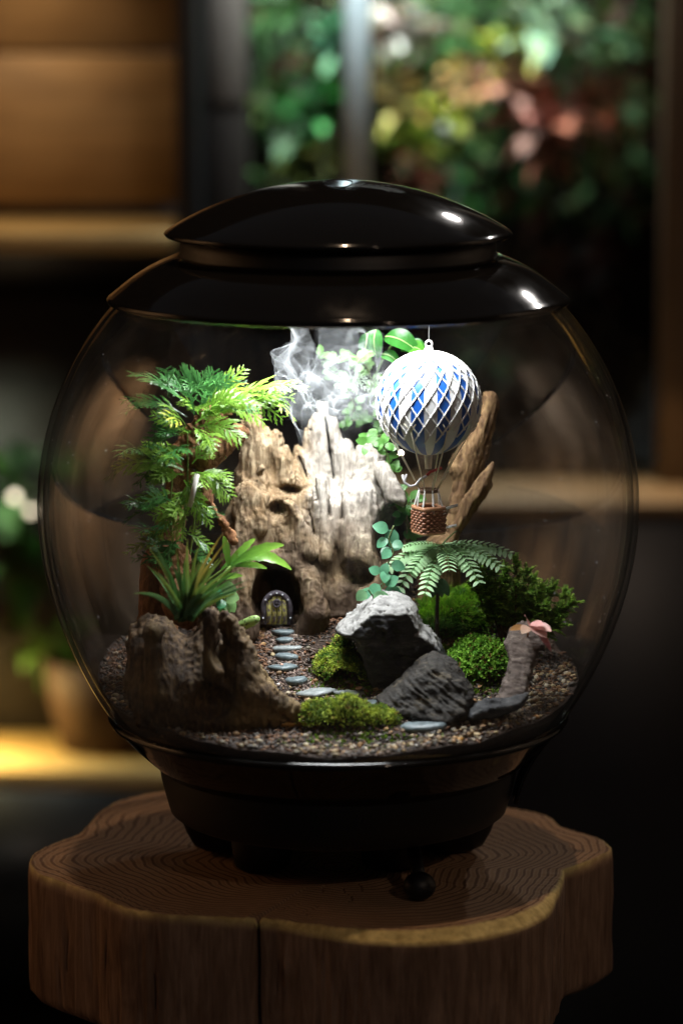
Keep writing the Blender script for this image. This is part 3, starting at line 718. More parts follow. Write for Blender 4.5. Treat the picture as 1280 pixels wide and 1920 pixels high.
# ================================================================== SOIL
na, nr = 220, 90; A = np.linspace(0, 2*np.pi, na, endpoint=False)
Re = np.full(na, 0.19)
for _ in range(12):
    z = gh(Re*np.cos(A), Re*np.sin(A)); Re = glr(z, 0.0065)
U = np.linspace(0.004, 1, nr)[:, None]; X = U*Re*np.cos(A); Y = U*Re*np.sin(A); Z = gh(X, Y)
q = np.stack([X.ravel(), Y.ravel(), 0*X.ravel()], 1); Z = Z+((fbm(q, 160, 3, 1.0)-0.5)*0.006).reshape(X.shape)*np.clip((1-U)*20, 0.1, 1)
rows = [np.stack([X[i], Y[i], Z[i]], 1) for i in range(nr)]
for s in np.linspace(0, 1, 12)[1:]:
    z = Z[-1]*(1-s)+0.124*s; r = glr(z, 0.0065); rows.append(np.stack([r*np.cos(A), r*np.sin(A), z], 1))
V = np.concatenate(rows); k = len(rows); i = np.arange(k-1)[:, None]; j = np.arange(na)[None]
F = np.stack([i*na+j, (i+1)*na+j, (i+1)*na+(j+1) % na, i*na+(j+1) % na], -1).reshape(-1, 4)[:, ::-1]
mb = MB(); mb.add(V, F); mb.f.append(np.array([list(range(na))]))
m, nt, b = mat('soil'); v = coords(nt); n1 = noise(nt, v, 60, 5); n2 = noise(nt, v, 420, 5, 0.7)
c1 = ramp(nt, n2, [(0.3, (0.012, 0.007, 0.005)), (0.5, (0.035, 0.02, 0.013)), (0.72, (0.09, 0.055, 0.035))]).outputs[0]
nt.links.new(mixc(nt, 0.6, c1, ramp(nt, n1, [(0.35, (0.5, 0.45, 0.42)), (0.65, (1.2, 1.1, 1.05))]).outputs[0], 'MULTIPLY'), b.inputs['Base Color'])
b.inputs['Roughness'].default_value = 0.9; bump(nt, b, n2, 1.0, 0.003)
tag(build('soil', mb, m, origin=(0, 0, 0.134)), 'dark brown potting soil rising towards the back of the globe', kind='structure')

# loose grit: crumbs, bark bits and gravel
ico = np.array([[0, -1, 1.618], [0, 1, 1.618], [0, -1, -1.618], [0, 1, -1.618], [-1, 1.618, 0], [1, 1.618, 0], [-1, -1.618, 0], [1, -1.618, 0], [1.618, 0, -1], [1.618, 0, 1], [-1.618, 0, -1], [-1.618, 0, 1]])/1.9
icf = np.array([[0, 9, 1], [0, 7, 9], [0, 6, 7], [0, 11, 6], [0, 1, 11], [1, 9, 5], [9, 7, 8], [7, 6, 2], [6, 11, 10], [11, 1, 4], [3, 8, 2], [3, 5, 8], [3, 4, 5], [3, 10, 4], [3, 2, 10], [5, 9, 8], [8, 7, 2], [2, 6, 10], [10, 11, 4], [4, 1, 5]])
def grit(name, label, XY, size, colors, m, flat=0.6, lift=0.3, elong=0.0):
    n = len(XY); Zg = gh(XY[:, 0], XY[:, 1]); q = rng.normal(size=(n, 4)); q /= np.linalg.norm(q, axis=1)[:, None]
    w_, x, y, z = q.T
    M = np.stack([1-2*(y*y+z*z), 2*(x*y-z*w_), 2*(x*z+y*w_), 2*(x*y+z*w_), 1-2*(x*x+z*z), 2*(y*z-x*w_), 2*(x*z-y*w_), 2*(y*z+x*w_), 1-2*(x*x+y*y)], 1).reshape(n, 3, 3)
    s = size*rng.uniform(0.55, 1.5, n); sc3 = np.stack([1+elong*rng.uniform(0, 1, n), rng.uniform(0.6, 1, n), rng.uniform(0.45, 0.9, n)], 1)
    jit = 1+rng.uniform(-0.22, 0.22, (n, 12, 1)); V = ico[None]*jit*sc3[:, None]*s[:, None, None]
    V = np.einsum('nij,nkj->nki', M, V); V[:, :, 2] *= flat
    V += np.stack([XY[:, 0], XY[:, 1], Zg+s*lift], 1)[:, None]
    F = (icf[None]+12*np.arange(n)[:, None, None]).reshape(-1, 3)
    C = np.repeat(colors, 12, 0); mb = MB(); mb.add(V.reshape(-1, 3), F, C)
    return tag(build(name, mb, m, origin=(0, 0, 0.14)), label, kind='stuff')
def disc(n, f):
    out = []
    while len(out) < n:
        a = rng.uniform(-0.24, 0.24, (n, 2)); rr = np.hypot(a[:, 0], a[:, 1]); z = gh(a[:, 0], a[:, 1])
        ok = (rr < glr(z, 0.0085)) & (rng.random(n) < f(a[:, 0], a[:, 1])); out.extend(a[ok])
    return np.array(out[:n])
GRIT = leaf_mat('grit', 0.65, 0.0)
XY = disc(15000, lambda x, y: np.clip(1.0-0.3*(y > 0.06), 0, 1)); pal = np.array([(0.014, 0.008, 0.005), (0.022, 0.013, 0.008), (0.04, 0.023, 0.013), (0.06, 0.033, 0.018), (0.13, 0.055, 0.02)])
grit('soil_crumbs', 'loose dark soil crumbs and bark bits on the ground', XY, 0.0015, pal[rng.integers(0, 5, len(XY))]*rng.uniform(0.7, 1.4, (len(XY), 1)), GRIT, 0.7, 0.15, 2.6)
pal = np.array([(0.36, 0.24, 0.11), (0.46, 0.36, 0.20), (0.20, 0.12, 0.06), (0.50, 0.42, 0.30), (0.18, 0.16, 0.14), (0.38, 0.21, 0.08), (0.12, 0.07, 0.04)])
XY = disc(1500, lambda x, y: np.clip(0.08+1.2*(x > -0.02)*np.exp(-((np.hypot(x, y)-0.19)/0.035)**2)*(y < 0.02)+0.55*np.exp(-((np.hypot(x, y)-0.19)/0.02)**2)*(y < 0), 0, 1))
grit('gravel', 'small tan and cream gravel along the front of the ground', XY, 0.0024, pal[rng.integers(0, 7, len(XY))]*rng.uniform(0.25, 1.0, (len(XY), 1)), GRIT, 0.8, 0.45)
# pinkish grit of the path
pq = np.array([tuple(GP(x, y))[:2] for x, y in ((530, 1172), (535, 1200), (535, 1230), (540, 1262), (575, 1290), (640, 1305), (720, 1330), (800, 1350), (860, 1340))])
tt = rng.uniform(0, len(pq)-1.001, 3800); ti = tt.astype(int); tf = (tt-ti)[:, None]
XY = pq[ti]*(1-tf)+pq[ti+1]*tf+rng.normal(size=(3800, 2))*np.array([0.011, 0.007])
pal = np.array([(0.17, 0.10, 0.08), (0.26, 0.17, 0.14), (0.11, 0.065, 0.05), (0.36, 0.27, 0.22), (0.06, 0.04, 0.03)])
grit('path_grit', 'fine pinkish grit of the path between the slate steps', XY, 0.0013, pal[rng.integers(0, 5, len(XY))]*rng.uniform(0.35, 1.0, (len(XY), 1)), GRIT, 0.7, 0.35)
# ================================================================== DRIFTWOOD AND ROCKS
def sculpt(name, f, lo, hi, h, m, label, cat, amp=0.002, grain=(260, 260, 40), lump=0.003, lf=45, wetf=None, group=None, seed=1.0, ridge=True, parent=None, warp=None, rough=0.0, pits=0, pitr=0.0025, rf=(330, 330, 200), greyf=None):
    V, F = nets(f, lo, hi, h); Nn = vnormals(V, F)
    q = V if warp is None else warp(V)
    d = lump*(fbm(q, lf, 3, seed)-0.5)*2 + amp*(fbm(q, grain, 4, seed+3, ridge)-0.5)*2
    if rough:                    # broken, crumbly patches between the smooth ones
        msk = np.clip((fbm(q, 26, 2, seed+9)-0.50)*7, 0, 1); d = d*(0.45+0.75*msk)+rough*msk*(fbm(q, rf, 3, seed+12)-0.5)*2
    V = V+Nn*d[:, None]
    wv = np.clip(wetf(V, Nn), 0, 1) if wetf is not None else np.zeros(len(V))
    if pits:                     # small worm holes and pits
        cand = np.nonzero((wv > 0.5) if wetf is not None else (Nn[:, 1] < 0.3))[0]
        for ci in rng.choice(cand, pits):
            r_ = pitr*rng.uniform(.4, 1.3); e_ = (V-V[ci])*np.array([1, 1, .8]); dd = np.einsum('ij,ij->i', e_, e_); mk = dd < r_*r_
            V[mk] -= Nn[ci]*(1-dd[mk]/(r_*r_))[:, None]*r_*1.3
    C_ = np.repeat(wv[:, None], 3, 1)
    if greyf is not None: C_[:, 1] = np.clip(greyf(V), 0, 1)
    elif m in (WOOD, WOODG, WOODR, WOODD): C_[:, 1] = 0
    mb = MB(); mb.add(V, F, C_); o = build(name, mb, m, parent)
    return tag(o, label, cat, group) if label else o
def B(pxs, Y, dY, pad=0.006):
    q = [P(x, y, Y+s*dY) for x, y in pxs for s in (-1, 1)]
    return ([min(p[k] for p in q)-pad for k in range(3)], [max(p[k] for p in q)+pad for k in range(3)])

# --- the big stump with spires (the fairy house)
LS = [(448, 900), (448, 850), (455, 812), (456, 792), (465, 770), (474, 757), (489, 758), (491, 782), (497, 798), (509, 808), (519, 804), (527, 812), (532, 834), (541, 837), (549, 850), (560, 900), (560, 980), (440, 1000)]
MS = [(552, 900), (549, 848), (559, 835), (567, 837), (572, 815), (573, 803), (580, 788), (592, 772), (597, 757), (604, 752), (611, 762), (614, 778), (629, 783), (637, 797), (645, 824), (654, 821), (664, 834), (669, 850), (680, 900), (680, 990), (560, 990)]
RS_ = [(662, 860), (671, 836), (688, 833), (709, 836), (718, 850), (716, 866), (719, 900), (700, 960), (655, 960)]
FW = [(430, 1100), (422, 1050), (420, 1000), (424, 955), (440, 930), (440, 885), (452, 862), (470, 880), (500, 905), (522, 902), (545, 868), (560, 852), (578, 880), (600, 892), (612, 900), (626, 904), (650, 894), (673, 878), (690, 866), (707, 850), (718, 868), (720, 900), (732, 925), (752, 938), (764, 960), (766, 990), (762, 1030), (735, 1075), (715, 1100), (690, 1160), (640, 1165), (540, 1170), (450, 1170)]
hb = B(FW+LS+MS+[(430, 1185), (740, 1180)], 0.068, 0.072)
fs = [slab(LS, 0.080, 0.014, 0.012, tilt=0.12, jag=0.003), slab(MS, 0.100, 0.011, 0.012, tilt=0.10, jag=0.003), slab(RS_, 0.095, 0.016, 0.010, jag=0.003), slab(FW, 0.084, 0.038, 0.015, tilt=0.20, jag=0.002)]
Pp = lambda x, y, Y: tuple(P(x, y, Y))
fs += [caps(Pp(545, 1010, 0.045), Pp(572, 1085, 0.032), .011, .009), caps(Pp(575, 1085, 0.030), Pp(594, 1150, 0.018), .0095, .0095),
       caps(Pp(594, 1150, 0.018), Pp(575, 1195, 0.03), .010, .014), caps(Pp(470, 930, 0.055), Pp(450, 1060, 0.04), .013, .014), caps(Pp(450, 1060, 0.04), Pp(445, 1180, 0.03), .016, .018),
       caps(Pp(680, 930, 0.055), Pp(690, 1040, 0.04), .012, .012), caps(Pp(690, 1040, 0.04), Pp(700, 1150, 0.03), .011, .015), caps(Pp(655, 950, 0.048), Pp(665, 1040, 0.038), .008, .010),
       caps(Pp(494, 880, 0.052), Pp(487, 990, 0.040), .005, .006), caps(Pp(540, 950, 0.042), Pp(578, 1030, 0.034), .006, .009), caps(Pp(600, 905, .05), Pp(612, 1040, .04), .006, .008),
       caps(Pp(716, 880, 0.06), Pp(745, 940, 0.05), .007, .008), caps(Pp(500, 1040, .036), Pp(560, 1060, .036), .008, .008)]
body = union(fs, 0.004)
cv = [ell(P(517, 1122, 0.030), (0.0225, 0.040, 0.028)), ell(P(541, 926, 0.040), (0.0125, 0.036, 0.0058)), ell(P(519, 962, 0.034), (0.0115, 0.036, 0.0095)),
      ell(P(532, 985, 0.030), (0.013, 0.010, 0.016)), ell(P(512, 880, 0.058), (0.0085, 0.014, 0.020)), ell(P(660, 1080, 0.028), (0.020, 0.022, 0.012)),
      ell(P(735, 1012, 0.030), (0.017, 0.060, 0.031)), ell(P(625, 880, 0.078), (0.020, 0.010, 0.022)), ell(P(428, 985, 0.04), (0.007, 0.02, 0.012)),
      ell(P(632, 1060, 0.024), (0.007, 0.026, 0.026)), ell(P(548, 1000, 0.020), (0.016, 0.012, 0.022)), ell(P(500, 905, 0.045), (0.010, 0.012, 0.010)), ell(P(470, 1010, .022), (.006, .012, .016)), ell(P(598, 1000, 0.028), (0.006, 0.010, 0.02))]
# drying cracks
for a, b_, r in (((610, 790), (619, 850), .0014), ((619, 850), (626, 898), .0016), ((583, 810), (588, 920), .0012), ((592, 905), (596, 940), .0013), ((616, 905), (617, 970), .0012), ((640, 915), (642, 975), .0013), ((560, 860), (577, 895), .0013), ((578, 960), (590, 1000), .0014)):
    cv.append(caps(Pp(*a, 0.040 if a[1] > 860 else 0.086), Pp(*b_, 0.040 if b_[1] > 899 else 0.086), r, r, sy=26.0))
gz = float(gh(0, 0.05))
house = sculpt('driftwood_stump', carve(body, cv), hb[0], hb[1], 0.00105, WOOD,
    'large pale driftwood stump with jagged spires, hollow eyes and a little door at its foot', 'driftwood', amp=0.0020, grain=(240, 240, 10), lump=0.0014, lf=50, seed=2.0, rough=0.0011,
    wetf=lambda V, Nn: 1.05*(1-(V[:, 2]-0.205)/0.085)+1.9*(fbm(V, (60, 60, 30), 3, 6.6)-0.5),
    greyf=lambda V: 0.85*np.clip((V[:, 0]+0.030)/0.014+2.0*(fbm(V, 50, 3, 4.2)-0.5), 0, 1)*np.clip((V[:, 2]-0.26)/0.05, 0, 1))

# --- tall slanting bark behind the balloon
RW = [(905, 736), (918, 733), (931, 741), (936, 762), (928, 800), (918, 850), (905, 885), (890, 915), (880, 950), (868, 990), (850, 1020), (835, 1060), (800, 1060), (820, 1000), (842, 960), (848, 900), (838, 870), (862, 830), (884, 790), (902, 765)]
RW2 = [(924, 866), (926, 880), (921, 900), (922, 910), (908, 935), (895, 948), (880, 975), (862, 1000), (850, 1030), (838, 1030), (850, 980), (868, 945), (885, 915), (900, 890)]
f = union([slab(RW, 0.10, 0.009, 0.010, lean=0.3, jag=0.002), slab(RW2, 0.075, 0.006, 0.007), caps(Pp(830, 1030, .09), Pp(815, 1140, .09), .015, .022)], 0.003)
b0 = B(RW+[(800, 1150), (845, 1150)], 0.09, 0.04)
def tiltwarp(a):
    ca, sa = math.cos(a), math.sin(a)
    return lambda V: np.stack([V[:, 0]*ca-V[:, 2]*sa, V[:, 1], V[:, 0]*sa+V[:, 2]*ca], 1)
sculpt('driftwood_bark', carve(f, [caps(Pp(912, 800, .075), Pp(862, 960, .06), .0030, .0025, 2), caps(Pp(893, 830, .08), Pp(850, 960, .07), .0022, .002, 2)]), b0[0], b0[1], 0.0011, WOODG,
    'tall slanting piece of tan bark rising behind the hanging balloon', 'driftwood', amp=0.0034, grain=(260, 260, 20), lump=0.003, seed=5.0, rough=0.002, warp=tiltwarp(0.32))

# --- rear left trunk with branch under the ferns
f = union([caps(Pp(295, 1260, -.02), Pp(300, 1060, -.01), .018, .015), caps(Pp(300, 1060, -.01), Pp(325, 960, .0), .014, .010), caps(Pp(325, 960, 0), Pp(340, 850, .01), .009, .008),
           caps(Pp(340, 850, .01), Pp(400, 780, .01), .008, .007), caps(Pp(400, 780, .01), Pp(448, 742, .01), .007, .003), caps(Pp(388, 860, .0), Pp(450, 812, 0), .010, .006),
           caps(Pp(388, 860, 0), Pp(385, 930, 0), .006, .0035), caps(Pp(385, 930, 0), Pp(440, 1015, 0.0), .003, .0022), caps(Pp(345, 850, .01), Pp(390, 862, 0), .009, .008), caps(Pp(325, 1050, -.03), Pp(350, 1130, -.05), .014, .02)], 0.004)
b0 = B([(245, 1275), (260, 730), (460, 1020), (380, 1275)], -0.01, 0.05)
sculpt('driftwood_branch', f, b0[0], b0[1], 0.0013, WOODR, 'rust brown upright branch half hidden by the ferns on the left', 'driftwood', amp=0.003, grain=(220, 220, 60), lump=0.004, seed=8.0, rough=0.003)

# --- dark wood front left
LW = [(237, 1205), (243, 1184), (258, 1172), (272, 1158), (300, 1160), (322, 1170), (345, 1185), (362, 1165), (374, 1140), (385, 1138), (402, 1150), (422, 1168), (441, 1184), (460, 1208), (482, 1240), (502, 1268), (522, 1300), (548, 1335), (520, 1350), (470, 1365), (330, 1375), (262, 1345), (238, 1290)]
f = union([slab(LW, -0.095, 0.030, 0.030, tilt=0.35, jag=0.003), caps(Pp(440, 1230, -.115), Pp(470, 1300, -.125), .013, .012), caps(Pp(470, 1290, -.12), Pp(545, 1335, -.12), .011, .006), caps(Pp(360, 1290, -.125), Pp(345, 1335, -.13), .010, .009),
           caps(Pp(250, 1180, -.09), Pp(278, 1152, -.09), .0025, .0015), caps(Pp(425, 1165, -.115), Pp(465, 1250, -.12), .008, .008), caps(Pp(395, 1150, -.13), Pp(400, 1260, -.135), .004, .008), caps(Pp(285, 1190, -.12), Pp(300, 1300, -.125), .006, .01)], 0.005)
b0 = B(LW, -0.10, 0.055)
sculpt('driftwood_root', carve(f, [ell(P(434, 1246, -.140), (.0075, .014, .006)), ell(P(410, 1228, -.14), (.006, .012, .01)), ell(P(398, 1320, -.135), (.018, .014, .016)), ell(P(320, 1230, -.15), (.012, .014, .03)), ell(P(350, 1165, -.09), (.012, .03, .014))]), b0[0], b0[1], 0.0013, WOODD,
    'dark broken root piece in the front left holding the spiky air plant', 'driftwood', amp=0.0034, grain=(230, 230, 18), lump=0.003, seed=11.0, rough=0.0018, pits=14, pitr=0.004,
    wetf=lambda V, Nn: 1.8*(fbm(V, 40, 3, 3.1)-0.56)+0.6*np.clip((V[:, 0]+0.10)/0.05, 0, 1))

# --- rocks
def rock_mat(name, dark, mid, pale, thr=None, bleach=(0.62, 0.60, 0.57), rough=0.8, rot=0.5, stripes=0.0):
    m, nt, b = mat(name); v = coords(nt); vr = coords(nt, (1, 1, 3.5), (0.3, rot, 0))
    n1 = noise(nt, v, 90, 8, 0.65); n2 = noise(nt, vr, 60, 6, 0.6, 0.6)
    c = ramp(nt, n2, [(0.3, dark), (0.55, mid), (0.8, pale)]).outputs[0]
    vo = nt.nodes.new('ShaderNodeTexVoronoi'); nt.links.new(v, vo.inputs[0]); vo.inputs['Scale'].default_value = 150
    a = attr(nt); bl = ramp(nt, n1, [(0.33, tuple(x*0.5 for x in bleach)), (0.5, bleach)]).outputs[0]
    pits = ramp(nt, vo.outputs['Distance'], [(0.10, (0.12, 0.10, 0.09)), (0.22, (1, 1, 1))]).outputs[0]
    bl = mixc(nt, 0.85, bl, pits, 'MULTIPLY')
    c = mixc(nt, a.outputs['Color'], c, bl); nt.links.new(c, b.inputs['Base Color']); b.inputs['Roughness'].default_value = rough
    b.inputs['Specular IOR Level'].default_value = 0.3
    bump(nt, b, math_(nt, 'ADD', n1, math_(nt, 'MULTIPLY', n2, 0.6)), 0.9, 0.0022); return m
def planes(c, L):
    c = np.array(tuple(c)); L = [(unit(np.array(n_, float)), d) for n_, d in L]
    def f(X, Y, Z):
        o = None
        for n_, d in L:
            e = (X-c[0])*n_[0]+(Y-c[1])*n_[1]+(Z-c[2])*n_[2]-d; o = e if o is None else np.maximum(o, e)
        return o
    return f
ROCKP = rock_mat('pale_rock', (0.014, 0.014, 0.015), (0.035, 0.035, 0.037), (0.12, 0.115, 0.11), bleach=(0.25, 0.245, 0.235))
RK = [(630, 1180), (648, 1163), (668, 1145), (690, 1124), (712, 1110), (745, 1113), (768, 1124), (782, 1140), (785, 1158), (792, 1176), (812, 1196), (826, 1214), (840, 1240), (850, 1300), (700, 1300), (690, 1262), (676, 1222), (664, 1196)]
RY = -0.035
f = slab(RK, RY, 0.036, 0.006, tilt=0.0)
f0 = f
def frock(X, Y, Z):
    top = P(700, 1112, RY-0.005).z
    cut = (Z-top)*0.75-(Y-RY+0.012)*0.55-0.004      # crest falls towards the front
    d = np.maximum(f0(X, Y, Z), cut); d = np.maximum(d, -(Y-RY+0.030)*0.9-(Z-0.20)*0.25+0.2*(X-0.04))
    return d
b0 = B(RK, RY, 0.045)
sculpt('pale_rock', carve(frock, [ell(P(790, 1190, -.07), (.006, .012, .003)), ell(P(760, 1150, -.05), (.003, .008, .002)), ell(P(730, 1205, -.075), (.02, .010, .01))]), b0[0], b0[1], 0.0011, ROCKP,
    'grey rock with a white pitted top in front of the palm-like plant', 'rock', amp=0.0035, grain=(90, 90, 130), lump=0.004, lf=60, seed=14.0, rough=0.0014, pits=45, pitr=0.0018,
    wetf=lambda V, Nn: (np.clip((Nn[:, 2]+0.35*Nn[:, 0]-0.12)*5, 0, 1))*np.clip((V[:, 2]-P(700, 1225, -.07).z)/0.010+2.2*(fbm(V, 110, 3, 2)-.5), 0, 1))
DK = [(705, 1310), (740, 1285), (768, 1262), (790, 1244), (815, 1232), (842, 1242), (866, 1264), (884, 1292), (876, 1325), (840, 1345), (740, 1335)]
f1 = slab(DK, -0.088, 0.026, 0.006, tilt=0.8, lean=-0.25)
sculpt('dark_rock', f1, *B(DK, -0.088, 0.062), 0.0011, rock_mat('dark_rock', (0.010, 0.009, 0.008), (0.026, 0.022, 0.018), (0.13, 0.10, 0.055), rot=0.9),
    'black brown layered rock leaning against the white topped one', 'rock', amp=0.0028, grain=(50, 50, 260), lump=0.003, lf=60, seed=17.0, rough=0.0014, rf=(260, 260, 420), warp=tiltwarp(0.6))
SK = [(945, 1215), (958, 1192), (985, 1182), (1012, 1186), (1022, 1205), (1028, 1228), (1012, 1226), (1000, 1250), (990, 1275), (985, 1300), (962, 1312), (935, 1330), (900, 1345), (880, 1338), (900, 1322), (930, 1300), (948, 1270), (955, 1240)]
sculpt('brown_slate_rock', slab(SK, -0.085, 0.011, 0.003, tilt=0.9, jag=0.0022), *B(SK, -0.085, 0.065), 0.0011, rock_mat('brown_rock', (0.045, 0.032, 0.025), (0.12, 0.09, 0.075), (0.27, 0.22, 0.18), rot=0.2),
    'long brown slate slab standing on the right below the pink leaf', 'rock', amp=0.0022, grain=(260, 260, 30), lump=0.0012, seed=20.0, rough=0.001, warp=tiltwarp(-0.5))
FK = [(870, 1338), (900, 1320), (950, 1312), (990, 1300), (975, 1325), (930, 1345), (880, 1350)]
sculpt('flat_dark_rock', slab(FK, -0.120, 0.011, 0.003), *B(FK, -0.120, 0.02), 0.0011, ROCKP, 'low dark stone lying at the foot of the brown slab', 'rock', amp=0.003, grain=(120, 120, 260), seed=23.0, rough=0.003)

# ================================================================== FAIRY DOOR AND STEPS
dY = 0.034
D0 = P(519, 1170, dY); S = 0.000441      # metres per photograph pixel at this depth
door = thing('fairy_door', tuple(D0), 'tiny arched wooden fairy door with studded frame and yellowed planks', 'door')
STONEG = plain('door_stone', (0.075, 0.062, 0.078), 0.7, var=0.45, scale=300, bmp=0.001)
m, nt, b = mat('door_planks'); v = coords(nt, (1, 1, 0.25)); n1 = noise(nt, v, 900, 5, 0.7); n2 = noise(nt, coords(nt), 230, 4, 0.6)
c = mixc(nt, ramp(nt, math_(nt, 'ADD', math_(nt, 'MULTIPLY', n1, 0.5), math_(nt, 'MULTIPLY', n2, 0.5)), [(0.47, (0, 0, 0)), (0.53, (1, 1, 1))]).outputs[0], (0.13, 0.10, 0.105), (0.44, 0.40, 0.11))
nt.links.new(c, b.inputs['Base Color']); b.inputs['Roughness'].default_value = 0.7; bump(nt, b, n1, 0.6, 0.0006); DOORM = m
def arc(rx, rz, n=24, foot=0.0): return [(rx, foot)]+[(rx*math.cos(t), 0.0135+rz*math.sin(t)) for t in np.linspace(0, np.pi, n)]+[(-rx, foot)]
# frame as an arched bar
mb = MB(); pr = arc(0.0112, 0.0135); pts3 = [(D0.x+x, dY-0.001, D0.z+z) for x, z in pr]; tube(mb, pts3, 0.0024, 10); build('door_frame', mb, STONEG, door)
for k in range(4):
    xa = -0.0088+k*0.0044; mb = MB(); zt_ = 0.0135+0.0112*math.sqrt(max(0.05, 1-((xa+0.0022)/0.0098)**2))
    box(mb, (D0.x+xa+0.0002, dY-0.002-0.0003*(k % 2), D0.z), (D0.x+xa+0.0042, dY+0.001, D0.z+zt_), bev=0.0005); build('plank', mb, DOORM, door)
for t in (0.02, 0.20, 0.36, 0.5, 0.64, 0.80, 0.98):
    a = np.pi*t; x, z = 0.0116*math.cos(a), 0.0135+0.0139*math.sin(a)
    if t in (0.02, 0.98): z = 0.006
    mb = MB(); ball(mb, (D0.x+x, dY-0.0042, D0.z+z), 0.0009, n=10); build('stud', mb, plain('stud_metal', (0.55, 0.57, 0.62), 0.35, metal=0.3, var=0.1) if t == 0.02 else bpy.data.materials['stud_metal'], door)
mb = MB(); t = np.linspace(0, 2*np.pi, 21)
wc = (D0.x, dY-0.003, D0.z+0.0185)
tube(mb, [(wc[0]+0.0030*math.cos(q), wc[1], wc[2]+0.0030*math.sin(q)) for q in t], 0.0008, 6); win = build('window', mb, STONEG, door)
mb = MB(); tube(mb, [(wc[0]-0.0030, wc[1], wc[2]), (wc[0]+0.0030, wc[1], wc[2])], 0.0006, 6); tube(mb, [(wc[0], wc[1]-0.0001, wc[2]-0.0030), (wc[0], wc[1]-0.0001, wc[2]+0.0030)], 0.0006, 6); build('muntin', mb, STONEG, win)
mb = MB(); lathe(mb, [(0.0030, 0), (0.00001, 0)], n=20); V_ = mb.v[0]; mb.v[0] = np.stack([V_[:, 0]+wc[0], V_[:, 2]+wc[1]+0.0004, V_[:, 1]+wc[2]], 1); build('pane', mb, plain('pane_dark', (0.02, 0.02, 0.03), 0.2), win)

SLATE = plain('slate', (0.11, 0.14, 0.15), 0.45, var=0.5, scale=160, bmp=0.0015)
SLATEP = plain('slate_pale', (0.20, 0.22, 0.22), 0.5, var=0.45, scale=140, bmp=0.0012)
def flatstone(name, px, py, wpx, dm, th, m, label, rot=0.0, tilt=0.0, seed=0, group='slate stepping stones', hexa=8, tiltx=0.0):
    c = GP(px, py); rr = random.Random(seed*7+3); n = hexa; w_ = wpx*S*0.56; th = th*1.25
    rad = [1+rr.uniform(-0.22, 0.16) for _ in range(n)]; mb = MB(); V = []
    M = Matrix.Rotation(rot, 3, 'Z') @ Matrix.Rotation(tilt, 3, 'Y') @ Matrix.Rotation(tiltx, 3, 'X')
    for lay, (s, z) in enumerate(((0.92, -th), (1.0, -th*0.3), (0.97, th*0.55), (0.80, th*0.9), (0.42, th*1.0))):
        for k in range(n):
            a = 2*math.pi*k/n; q = M @ Vector((math.cos(a)*rad[k]*w_*s*(1+rr.uniform(-.04, .04)), math.sin(a)*rad[k]*dm*s, z+rr.uniform(-.12, .12)*th)); V.append(tuple(c+q+Vector((0, 0, th*0.5))))
    F = [[l*n+k, l*n+(k+1) % n, (l+1)*n+(k+1) % n, (l+1)*n+k] for l in range(4) for k in range(n)]
    mb.add(V, F); mb.f.append(np.array([[4*n+k for k in range(n)]])); mb.f.append(np.array([[k for k in range(n)][::-1]]))
    return tag(build(name, mb, m, smooth=False), label, 'stepping stone' if group else 'stone', group)
for i, (px, py, w_, d_, th, m_, lab, tl) in enumerate([
    (522, 1170, 54, .006, .0014, SLATEP, 'pale slate doorstep directly under the fairy door', 0),
    (537, 1187, 46, .006, .0016, SLATE, 'thin dark slate step, first below the doorstep', .03),
    (538, 1201, 38, .006, .0014, SLATE, 'narrow slate step, second below the doorstep', -.03),
    (537, 1218, 56, .006, .0016, SLATEP, 'wide pale-edged slate step, third below the doorstep', -.05),
    (538, 1234, 50, .007, .0020, SLATE, 'chunky dark slate step, fourth below the doorstep', .04),
    (530, 1253, 50, .0095, .0017, SLATE, 'blue grey slate step with a small pink pebble on it', -.02),
    (554, 1279, 46, .010, .0022, SLATE, 'rounded blue grey slate at the bottom of the stairs', -.08),
    (592, 1300, 62, .014, .0016, SLATEP, 'large pale slate half covered by the front moss', -.12),
    (660, 1302, 60, .008, .0016, SLATEP, 'cream and brown flat stone between the two moss cushions', .05),
    (703, 1321, 40, .010, .0016, SLATE, 'blue slate flake right of the front moss', .02),
    (738, 1339, 42, .008, .0014, SLATE, 'slim slate flake behind the grassy end of the front moss', .02),
    (795, 1366, 86, .013, .0026, SLATE, 'big slate slab at the front right of the path', -.06)]):
    flatstone('slate_step', px, py, w_, d_, th, m_, lab, rot=random.uniform(-.2, .2), tilt=tl, seed=i)
PEB = {'pink': plain('pebble_pink', (0.50, 0.27, 0.20), 0.5, var=0.15), 'white': plain('pebble_white', (0.78, 0.74, 0.66), 0.4, var=0.1), 'tan': plain('pebble_tan', (0.52, 0.38, 0.20), 0.5, var=0.25), 'amber': plain('pebble_amber', (0.60, 0.30, 0.06), 0.4, var=0.25), 'grey': plain('pebble_grey', (0.28, 0.27, 0.27), 0.5, var=0.3)}
def pebble(px, py, wpx, kind, label, off=0.0, e=1.35):
    c = GP(px, py, off); rc = math.hypot(c.x, c.y); lim = float(glr(c.z, 0.013))
    if rc > lim: c = Vector((c.x*lim/rc, c.y*lim/rc, 0)); c.z = float(gh(c.x, c.y))
    r = wpx*S*0.5/1.15; jit = 1+rng.uniform(-0.12, 0.12, (12, 1)); V = ico*jit*r*np.array([e, 1, 0.75]); a = rng.uniform(-0.6, 0.6); ca, sa = math.cos(a), math.sin(a)
    V = V @ np.array([[ca, sa, 0], [-sa, ca, 0], [0, 0, 1]])+np.array(tuple(c))+[0, 0, r*0.5]; mb = MB(); mb.add(V, icf)
    o = build('pebble', mb, PEB[kind]); md = o.modifiers.new('round', 'SUBSURF'); md.levels = 1; md.render_levels = 1
    return tag(o, label, 'pebble', 'loose pebbles')
